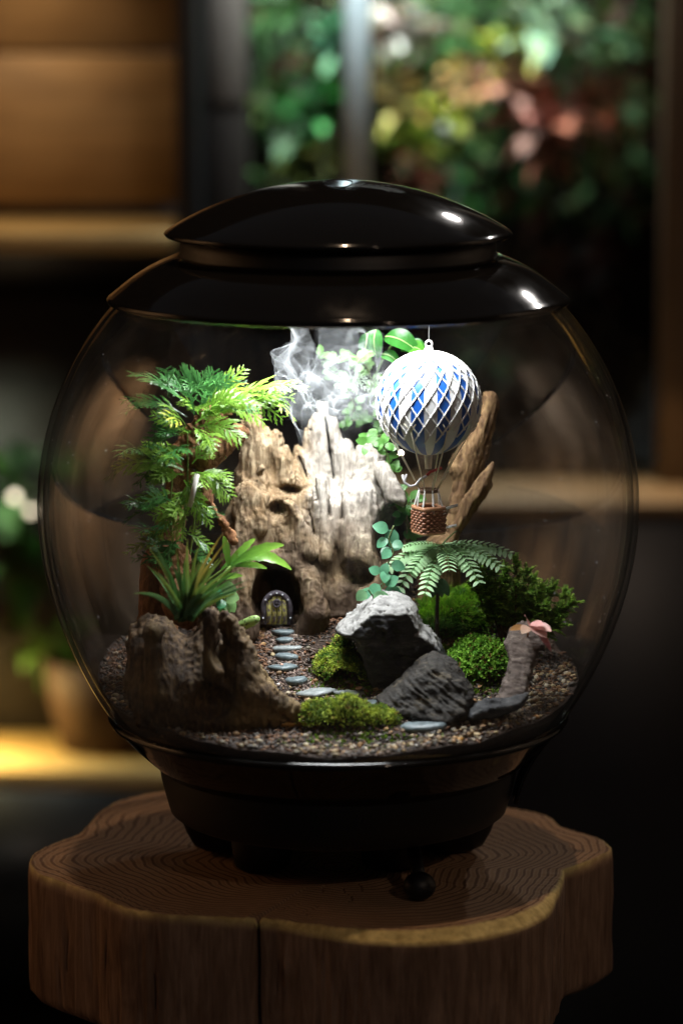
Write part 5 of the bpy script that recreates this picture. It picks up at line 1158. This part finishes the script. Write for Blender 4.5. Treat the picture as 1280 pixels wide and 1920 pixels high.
# --- palm-like plant
pY = 0.02
pc_ = P(828, 1022, pY); palm = thing('palm_plant', tuple(P(820, 1190, pY)), 'small palm-like plant with a star of pinnate leaves above the moss', 'plant')
mb = MB(); tube(mb, bez(P(819, 1215, pY), P(817, 1100, pY), pc_, 14), np.linspace(.0018, .0013, 14), 8, (0.035, 0.025, 0.015)); build('stem', mb, LEAFM, palm)
palmt = [((962, 1040), .16, -.012), ((940, 1066), .20, -.03), ((900, 1098), .30, -.045), ((872, 1070), .30, -.02), ((842, 1072), .22, -.055), ((795, 1118), .20, -.045), ((745, 1110), .28, -.035), ((716, 1075), .20, -.02), ((752, 1028), .12, -.012), ((775, 1045), .12, .01), ((770, 1075), .25, -.03), ((905, 1035), .08, .03), ((806, 1100), .3, -.03)]
lm = {}
for k, ((tx, ty), ar, dy) in enumerate(palmt):
    a = np.array(tuple(pc_)); b_ = np.array(tuple(P(tx, ty, pY+dy))); L = np.linalg.norm(b_-a); pts_ = bez(a, (a+b_)/2+np.array([0, 0, ar*L]), b_, 40)
    mb = MB(); v_ = random.uniform(.85, 1.15); tube(mb, pts_, np.linspace(.0006, .0003, 40), 5, (0.12, 0.24, 0.07)); fr = build('frond', mb, LEAFM, palm, origin=tuple(a))
    t = unit(np.gradient(pts_, axis=0)); side = unit(np.cross(t, [0, -.5, 1.0])); nr_ = np.cross(side, t); npair = 12
    key = k % 3
    for i in range(npair):
        u = .16+.80*i/(npair-1); j = int(u*39); ll = min(.0086, L*.19)*(0.55+.6*math.sin(math.pi*min(1, u*.85+.05))); 
        for s in (-1, 1):
            if key not in lm:
                m2 = MB(); vv = (.8, 1.0, 1.2)[key]; oval(m2, (0, 0, 0), (1, 0, 0), (0, 0, 1), 1.0, .28, np.array((0.32, 0.54, 0.28))*vv, np.array((0.44, 0.64, 0.38))*vv, .1, 7, .12); me = to_mesh('leaflet', m2); me.materials.append(LEAFM); lm[key] = me
            o = bpy.data.objects.new('leaflet', lm[key]); col.objects.link(o); o.parent = fr
            X_ = unit(side[j]*s+t[j]*.42-nr_[j]*.12); Z_ = unit(nr_[j]-X_*np.dot(nr_[j], X_)); Y_ = np.cross(Z_, X_)
            ct_, st_ = math.cos(.45*s), math.sin(.45*s); Y_, Z_ = Y_*ct_+Z_*st_, Z_*ct_-Y_*st_; M = Matrix(((X_[0], Y_[0], Z_[0]), (X_[1], Y_[1], Z_[1]), (X_[2], Y_[2], Z_[2]))).to_4x4()
            o.matrix_basis = Matrix.Translation(Vector(pts_[j]-a)) @ M @ Matrix.Diagonal((ll, ll, ll, 1))
mb = MB(); tube(mb, bez(pc_, P(838, 1008, pY), P(856, 995, pY-.01), 6), .0006, 5, (0.2, 0.35, 0.15)); build('young_frond', mb, LEAFM, palm)
for x, y in ((812, 1110), (826, 1105), (838, 1108)):
    mb = MB(); oval(mb, P(820+(x-820)*.3, 1085, -.005), np.array(tuple(P(x, y+14, -.01)))-np.array(tuple(P(820, 1085, -.005))), (0, -1, .3), .016, .25, (0.02, 0.06, 0.02)); build('dark_leaf', mb, LEAFM, palm)

# --- leafy creepers
def creeper(name, path, Y, label, n, ll, c, wr=.40, jit=6, mt=None, cat='creeper', tilt=0.4, dY=0.0):
    r_ = thing(name, tuple(P(*path[0], Y)), label, cat)
    pp = [np.array(tuple(P(x, y, Y+dY*i/len(path)))) for i, (x, y) in enumerate(path)]; s = np.linspace(0, len(pp)-1.0001, n); mb = MB()
    cur = np.array([pp[int(q)]*(1-(q-int(q)))+pp[min(len(pp)-1, int(q)+1)]*(q-int(q)) for q in np.linspace(0, len(pp)-1.0001, 40)]); tube(mb, cur, .0006, 5, (0.12, 0.16, 0.05)); build('vine', mb, LEAFM, r_)
    for q in s:
        p = pp[int(q)]*(1-(q-int(q)))+pp[min(len(pp)-1, int(q)+1)]*(q-int(q)); a = random.uniform(0, 2*math.pi); d = np.array([math.cos(a), -.25, math.sin(a)*.8-.2]); nrm = np.array([random.uniform(-tilt, tilt), -1, .5+random.uniform(-tilt, tilt)]); d = d-unit(nrm)*np.dot(d, unit(nrm))
        l_ = ll*random.uniform(.75, 1.2); p2 = p+unit(d)*l_*.25; mb = MB(); tube(mb, [p, p2], .0003, 4, c); v_ = random.uniform(.8, 1.2); oval(mb, p2, d, nrm, l_, wr, np.array(c)*v_, np.array(c)*v_*1.15); build('leaf', mb, mt or LEAF, r_)
creeper('round_leaf_creeper', [(738, 985), (728, 1010), (738, 1035), (726, 1058), (715, 1080), (718, 1100), (706, 1120), (698, 1140), (706, 1158)], -.005, 'thin creeper of blue green round leaves trailing down onto the white topped rock', 20, .0125, (0.10, 0.30, 0.17), .42, dY=-.03)
creeper('round_leaf_creeper', [(690, 1105), (700, 1120), (692, 1142), (702, 1160)], -.048, 'short tip of round leaves lying on the white rock face', 7, .010, (0.16, 0.34, 0.17), .46)
creeper('climbing_vine', [(690, 830), (712, 815), (725, 850), (735, 890), (745, 925), (760, 950), (775, 935)], .06, 'bright green vine climbing between stump and balloon ropes', 46, .0085, (0.08, 0.22, 0.04), .40)
creeper('climbing_vine', [(615, 690), (640, 710), (665, 760), (655, 790), (700, 780), (725, 800)], .125, 'toothed green vine in the mist behind the middle spire', 48, .0080, (0.08, 0.20, 0.045), .38)
creeper('climbing_vine', [(600, 665), (630, 672), (665, 668), (690, 690), (700, 730), (715, 760)], .12, 'lighter green vine threading through the mist at the top', 34, .0085, (0.12, 0.26, 0.06), .36)
creeper('climbing_vine', [(720, 905), (740, 925), (755, 960), (770, 1000)], .07, 'dim lower vine hanging right of the stump shoulder', 20, .0085, (0.05, 0.15, 0.035), .40)
creeper('climbing_vine', [(585, 1040), (600, 990), (596, 950)], .14, 'hidden strand of vine behind the stump', 3, .008, (0.07, 0.22, 0.05), .40) if False else None
# broad striped leaves at the top under the lid
br = thing('striped_leaf_plant', tuple(P(700, 700, .10)), 'plant with broad glossy dark green striped leaves under the lid', 'plant')
for a, d, nrm, L, wr, cc in [((722, 632), (.75, -.35, -.15), (-.1, -.65, .8), .032, .34, (0.04, 0.20, 0.03)), ((752, 655), (.5, -.3, .1), (0, -.6, .9), .024, .4, (0.10, 0.34, 0.04)), ((705, 618), (-.1, -.2, -.8), (-.5, -.9, .2), .024, .38, (0.05, 0.25, 0.04)),
                      ((688, 625), (-.1, -.1, -.8), (.2, -1, .2), .020, .34, (0.03, 0.14, 0.03)), ((700, 660), (-.5, -.3, -.15), (0, -.6, .9), .018, .4, (0.14, 0.40, 0.05)), ((715, 665), (.5, -.3, -.1), (0, -.6, .9), .018, .38, (0.06, 0.28, 0.04)), ((670, 672), (-.6, -.2, .05), (0, -.5, .9), .018, .3, (0.10, 0.30, 0.05)), ((770, 640), (.5, -.2, -.4), (-.2, -.7, .7), .016, .4, (0.05, 0.25, 0.04))]:
    cc = tuple(np.array(cc)*0.5); mb = MB(); oval(mb, P(*a, .085), d, nrm, L, wr, cc, np.array(cc)*1.3, .22, 10, .35); lf = build('leaf', mb, LEAFG, br)
    mb = MB(); d_ = unit(np.array(d, float)); nn_ = unit(np.array(nrm, float)); a_ = np.array(tuple(P(*a, .085))); e_ = a_+d_*L-nn_*L*.35; pts_ = bez(a_, a_+d_*L*.5+nn_*L*.21, e_, 9)+nn_*.0006; tube(mb, pts_, np.linspace(.0006, .0002, 9), 4, (0.40, 0.55, 0.20)); build('midrib', mb, LEAFM, lf)
mb = MB(); tube(mb, bez(P(690, 760, .11), P(700, 690, .10), P(740, 640, .088), 10), .001, 6, (0.14, 0.24, 0.06)); build('stem', mb, LEAFM, br)
# white serrated leaf in the mist
wl = thing('variegated_plant', tuple(P(665, 745, .10)), 'whitish green star of toothed leaves lit up inside the mist', 'plant')
for k in range(9):
    a = 2*math.pi*k/9; mb = MB(); c0 = P(662, 716, .095); frond(mb, c0, c0+Vector((math.cos(a)*.017, -.006, math.sin(a)*.010)), .15, .35, 4, (0.30, 0.42, 0.27), (0.5, 0.62, 0.48), tooth=False); build('leaf', mb, LEAF, wl)
# pale round leaf rosette beside the door, spotted tongue leaf
ro = thing('pale_rosette', tuple(P(420, 1165, -.045)), 'small rosette of pale green veined round leaves left of the door', 'plant')
for (x, y), d, L, cc in [((428, 1118), (.1, -.2, 1), .014, (0.26, 0.46, 0.20)), ((425, 1122), (.6, -.4, .1), .013, (0.28, 0.48, 0.20)), ((418, 1115), (-.5, -.4, .1), .011, (0.05, 0.26, 0.13)), ((425, 1128), (.5, -.5, -.5), .012, (0.22, 0.42, 0.15)), ((418, 1125), (-.2, -.5, -.4), .010, (0.06, 0.28, 0.12)), ((412, 1140), (.6, -.3, -.6), .012, (0.12, 0.40, 0.05)), ((418, 1136), (.1, -.4, -.7), .010, (0.10, 0.36, 0.06))]:
    mb = MB(); oval(mb, P(x, y, -.045), d, (.1, -1, .6), L, .46, cc, np.array(cc)*1.1, .1, 8, .15); build('leaf', mb, LEAF, ro)
mb = MB(); tube(mb, [P(420, 1165, -.045), P(422, 1120, -.045)], .0008, 5, (.1, .2, .05)); build('stem', mb, LEAFM, ro)
m, nt, b = mat('spotted_leaf'); v = coords(nt); vo = nt.nodes.new('ShaderNodeTexVoronoi'); nt.links.new(v, vo.inputs[0]); vo.inputs['Scale'].default_value = 420
nt.links.new(ramp(nt, vo.outputs['Distance'], [(.30, (0.07, 0.11, 0.03)), (.42, (0.30, 0.46, 0.14))]).outputs[0], b.inputs['Base Color']); b.inputs['Roughness'].default_value = .4
mb = MB(); pts_ = bez(P(432, 1182, -.055), P(458, 1172, -.062), P(486, 1158, -.065), 12); tube(mb, pts_, np.array([.4, .7, .85, .95, 1, 1, 1, 1, 1, .95, .8, .35])*.0045, 10); tag(build('spotted_tongue_leaf', mb, m), 'fleshy pale green spotted leaf pointing at the door', 'leaf')
# pink leafed plant on the right
pk = thing('pink_leaf_plant', tuple(P(1000, 1215, .0)), 'little pink leafed plant drooping over the top of the brown slab', 'plant')
for a, b_, w_, cc in [((995, 1172), (1025, 1192), .36, (0.72, 0.44, 0.40)), ((992, 1170), (1020, 1170), .3, (0.70, 0.36, 0.34)), ((1000, 1172), (1034, 1180), .3, (0.75, 0.45, 0.42)), ((1010, 1188), (1034, 1218), .18, (0.50, 0.20, 0.20)), ((990, 1175), (978, 1185), .35, (0.60, 0.40, 0.30)), ((990, 1172), (984, 1150), .25, (0.60, 0.30, 0.28)), ((985, 1176), (955, 1178), .2, (0.35, 0.17, 0.05)), ((1015, 1195), (1030, 1212), .22, (0.40, 0.14, 0.16))]:
    A_ = np.array(tuple(P(*a, -.075))); B_ = np.array(tuple(P(*b_, -.09))); mb = MB(); oval(mb, A_, B_-A_, (.15, -.7, .8), np.linalg.norm(B_-A_), w_*.8, cc, np.array(cc)*1.1, .15, 8, .15); build('leaf', mb, LEAFM, pk)
mb = MB(); tube(mb, [P(985, 1210, -.07), P(992, 1172, -.075)], .0007, 5, (.2, .1, .05)); build('stem', mb, LEAFM, pk)
# white bar modelled in place of a reflected glint
mb = MB(); a_, b_ = P(356, 950, -.075), P(370, 890, -.075); tube(mb, [a_, b_], .0023, 6); tag(build('glint_stick', mb, plain('glint_white', (0.82, 0.80, 0.72), .4)), 'slim white bar standing in for a glint among the fern leaves', 'glint')
# twigs and bark chips
BK = plain('bark_chip', (0.16, 0.075, 0.035), .8, var=.5, scale=400)
for k in range(420):
    pass
mb = MB()
def chips(regs, n, name, label):
    mb = MB()
    for k in range(n):
        x0_, y0_, x1_, y1_ = random.choice(regs); g_ = GP(random.uniform(x0_, x1_), random.uniform(y0_, y1_)); a = random.uniform(0, 6.28); L = random.uniform(.003, .009); d = Vector((math.cos(a)*L, math.sin(a)*L, random.uniform(-.001, .0025)))
        if math.hypot(g_.x, g_.y) > glr(g_.z, .014): continue
        m_ = g_+Vector((0, 0, random.uniform(.001, .003))); tube(mb, [m_-d*.5, m_+Vector((0, 0, .0006)), m_+d*.5], [.0002, random.uniform(.0003, .0009), .0002], 4)
    return tag(build(name, mb, BK), label, kind='stuff')
chips([(640, 1100, 720, 1160), (560, 1150, 680, 1190), (160, 1215, 260, 1300), (990, 1240, 1080, 1330), (470, 1180, 500, 1270), (300, 1330, 560, 1390), (440, 1130, 490, 1200), (700, 1290, 880, 1350)], 900, 'bark_litter', 'thin brown twigs and bark chips strewn on the soil')

# ================================================================== MIST
def curl(p, s, seed):
    e = .35
    def pot(q, k): return vnoise(q[:, 0]+seed+17.3*k, q[:, 1]+seed*.7+5.1*k, q[:, 2]+9.7*k)
    q = p*s; o = []
    for ax in range(3):
        a, b_ = (ax+1) % 3, (ax+2) % 3; da_ = np.zeros(3); da_[a] = e; db = np.zeros(3); db[b_] = e
        o.append((pot(q+da_, b_)-pot(q-da_, b_))-(pot(q+db, a)-pot(q-db, a)))
    return np.stack(o, 1)/(2*e)
m, nt, b = mat('mist'); nt.nodes.remove(b)
g_ = nt.nodes.new('ShaderNodeNewGeometry'); vd = nt.nodes.new('ShaderNodeVectorMath'); vd.operation = 'DOT_PRODUCT'; nt.links.new(g_.outputs['Incoming'], vd.inputs[0]); nt.links.new(g_.outputs['Normal'], vd.inputs[1])
ca_ = math_(nt, 'ABSOLUTE', vd.outputs['Value']); inv = math_(nt, 'DIVIDE', 1.0, math_(nt, 'ADD', ca_, 0.16)); a_ = attr(nt); v = coords(nt); nz = noise(nt, v, 120, 4, .6, 1.0); nzr = ramp(nt, nz, [(.3, (.25, .25, .25)), (.7, (1, 1, 1))]).outputs[0]
fac = math_(nt, 'MULTIPLY', math_(nt, 'MULTIPLY', inv, 0.046), a_.outputs['Color']); fac = math_(nt, 'MULTIPLY', fac, nzr); fac = math_(nt, 'MINIMUM', fac, .75)
tr = nt.nodes.new('ShaderNodeBsdfTransparent'); df = nt.nodes.new('ShaderNodeBsdfDiffuse'); tl = nt.nodes.new('ShaderNodeBsdfTranslucent')
for q in (df, tl): q.inputs[0].default_value = (.86, .90, .93, 1)
m1 = nt.nodes.new('ShaderNodeMixShader'); m1.inputs[0].default_value = .5; nt.links.new(df.outputs[0], m1.inputs[1]); nt.links.new(tl.outputs[0], m1.inputs[2])
m2 = nt.nodes.new('ShaderNodeMixShader'); nt.links.new(fac, m2.inputs[0]); nt.links.new(tr.outputs[0], m2.inputs[1]); nt.links.new(m1.outputs[0], m2.inputs[2]); nt.links.new(m2.outputs[0], nt.nodes['Material Output'].inputs[0])
MIST = m
mist_mb = MB()
def sheet(p0, p1, Y0, Y1, vel, steps, s, turb, seed, dens=1.0, nl=150, fade=0.25, path=None):
    """a sheet of mist: a line of parcels carried along by a turbulent flow"""
    a = np.array(tuple(P(*p0, Y0))); b_ = np.array(tuple(P(*p1, Y1))); u = np.linspace(0, 1, nl)[:, None]; p = a*(1-u)+b_*u; rows = [p.copy()]
    wp = None if path is None else np.array([tuple(P(x, y, (Y0+Y1)/2)) for x, y in path])
    for k in range(steps):
        vel_ = np.array(vel)/steps
        if wp is not None: s_ = k/steps*(len(wp)-1); vel_ = (wp[min(len(wp)-1, int(s_)+1)]-wp[int(s_)])*(len(wp)-1)/steps
        p = p+vel_+curl(p, s, seed)*turb/steps*(1.0+0.7*k/steps)+curl(p, s*2.3, seed+4)*turb*.35/steps; rows.append(p.copy())
    V = np.concatenate(rows); k = len(rows); i = np.arange(k-1)[:, None]; j = np.arange(nl-1)[None]; F = np.stack([i*nl+j, i*nl+j+1, (i+1)*nl+j+1, (i+1)*nl+j], -1).reshape(-1, 4)
    tv = np.repeat(np.linspace(0, 1, k), nl); uv = np.tile(np.linspace(0, 1, nl), k); al = np.clip(tv/.02, 0, 1)*np.clip((1-tv)/fade, 0, 1)*np.clip(uv/.08, 0, 1)*np.clip((1-uv)/.08, 0, 1)*dens
    mist_mb.add(V, F, np.repeat(al[:, None], 3, 1))
sheet((528, 596), (572, 600), .02, .05, (0, 0, 0), 130, 52, .045, 1.0, 1.2, path=[(548, 600), (562, 640), (538, 675), (560, 715), (556, 745), (590, 780)])
sheet((532, 598), (560, 596), .015, .045, (0, 0, 0), 130, 70, .040, 3.0, 1.0, path=[(545, 600), (556, 632), (532, 668), (548, 700), (575, 735), (580, 775)])
sheet((545, 640), (570, 655), .03, .01, (0, 0, 0), 110, 80, .040, 4.0, .9, path=[(556, 650), (530, 670), (520, 690), (545, 705), (560, 740)])
sheet((590, 596), (655, 598), .03, .06, (0, 0, 0), 130, 55, .05, 6.0, .9, path=[(620, 600), (628, 650), (605, 690), (650, 730), (690, 760), (700, 800)])
sheet((585, 598), (670, 598), .07, .05, (.02, .0, -.075), 120, 44, .08, 8.0, .9)
sheet((600, 690), (720, 700), .05, .06, (.018, .0, -.030), 100, 55, .06, 11.0, .75)
sheet((560, 690), (650, 700), .04, .05, (.008, .0, -.035), 100, 60, .06, 14.0, .8)
sheet((570, 760), (660, 830), .03, .04, (.0, .0, -.10), 90, 40, .05, 17.0, .30)
sheet((650, 850), (740, 880), .02, .04, (.0, .0, -.10), 90, 40, .05, 21.0, .28)
sheet((535, 640), (600, 650), .02, .05, (.022, .0, -.070), 110, 56, .08, 31.0, .9)
sheet((600, 640), (735, 660), .03, .06, (.006, .0, -.060), 110, 50, .08, 35.0, .9)
tag(build('mist', mist_mb, MIST), 'white curling mist drifting down from the lid over the stump', kind='stuff')

m, nt, b = mat('mist_body'); nt.nodes.remove(b); v = coords(nt); n_ = noise(nt, v, 55, 5, .62, 1.2)
cen = P(660, 700, .06); mp = nt.nodes.new('ShaderNodeTexCoord'); ln = nt.nodes.new('ShaderNodeVectorMath'); ln.operation = 'LENGTH'
sc_ = nt.nodes.new('ShaderNodeVectorMath'); sc_.operation = 'DIVIDE'; nt.links.new(mp.outputs['Object'], sc_.inputs[0]); sc_.inputs[1].default_value = (.046, .030, .044); nt.links.new(sc_.outputs[0], ln.inputs[0])
fall = math_(nt, 'SUBTRACT', 1.0, ln.outputs['Value'], True); dn = math_(nt, 'SUBTRACT', n_, 0.46, True); dn = math_(nt, 'MULTIPLY', math_(nt, 'MULTIPLY', dn, 30.0), math_(nt, 'POWER', fall, 1.3))
pv = nt.nodes.new('ShaderNodeVolumePrincipled'); pv.inputs['Color'].default_value = (.93, .95, .97, 1); nt.links.new(dn, pv.inputs['Density']); nt.links.new(pv.outputs[0], nt.nodes['Material Output'].inputs['Volume'])
mb = MB(); ball(mb, cen, 1.0, n=24, sc3=(.046, .030, .044)); o = build('mist_body', mb, m, origin=tuple(cen)); tag(o, 'soft white cloud of mist between the middle spire and the lid', kind='stuff')
sc.cycles.volume_step_rate = 0.6; sc.cycles.volume_bounces = 1

# tiny drops clinging to the inside of the glass
mb = MB()
for k in range(90):
    z = rng.uniform(.22, .45); an = rng.uniform(-math.pi*.95, -math.pi*.05); r = float(glr(z, .0052)); ball(mb, (r*math.cos(an), r*math.sin(an), z), rng.uniform(.0003, .0007), n=6)
m, nt, b = mat('water_drop'); b.inputs['Base Color'].default_value = (.9, .92, .95, 1); b.inputs['Roughness'].default_value = .05; b.inputs['Alpha'].default_value = .35
tag(build('water_drops', mb, m, origin=(0, 0, .3)), 'tiny water drops on the inside of the glass', kind='stuff')

DRY = plain('dry_leaf', (0.20, 0.10, 0.035), .7, var=.5, scale=500)
mb = MB()
for k in range(60):
    g_ = GP(random.uniform(560, 1060), random.uniform(1190, 1390))
    if math.hypot(g_.x, g_.y) > glr(g_.z, .016): continue
    a_ = random.uniform(0, 6.28); oval(mb, g_+Vector((0, 0, .003)), (math.cos(a_), math.sin(a_), random.uniform(-.2, .4)), (random.uniform(-.4, .4), random.uniform(-.4, .4), 1), random.uniform(.003, .007), .35)
tag(build('leaf_litter', mb, DRY), 'tiny browned leaves fallen on the soil and gravel', kind='stuff')
mb = MB()
for (x0_, x1_, y0_, y1_) in ((585, 690, 1270, 1300), (560, 760, 1375, 1395), (790, 870, 1190, 1225), (850, 950, 1270, 1292), (675, 700, 1200, 1290), (940, 1010, 1180, 1215)):
    for k in range(170):
        g_ = np.array(tuple(GP(random.gauss((x0_+x1_)/2, (x1_-x0_)*.32), random.gauss((y0_+y1_)/2, (y1_-y0_)*.6))))
        if math.hypot(g_[0], g_[1]) > glr(g_[2], .014): continue
        for q in range(5):
            dd = unit(np.array([random.gauss(0, .7), random.gauss(0, .7), 1.0])); l_ = random.uniform(.0015, .004); ribbon(mb, bez(g_, g_+dd*l_*.5, g_+dd*l_, 3), rng.normal(size=3), np.array([.12, .3, .04])*l_, .1, np.array((0.14, 0.24, 0.025))*random.uniform(.4, 1.5))
tag(build('stray_moss', mb, MOSS), 'stray moss shoots spreading over the soil round the cushions', kind='stuff')
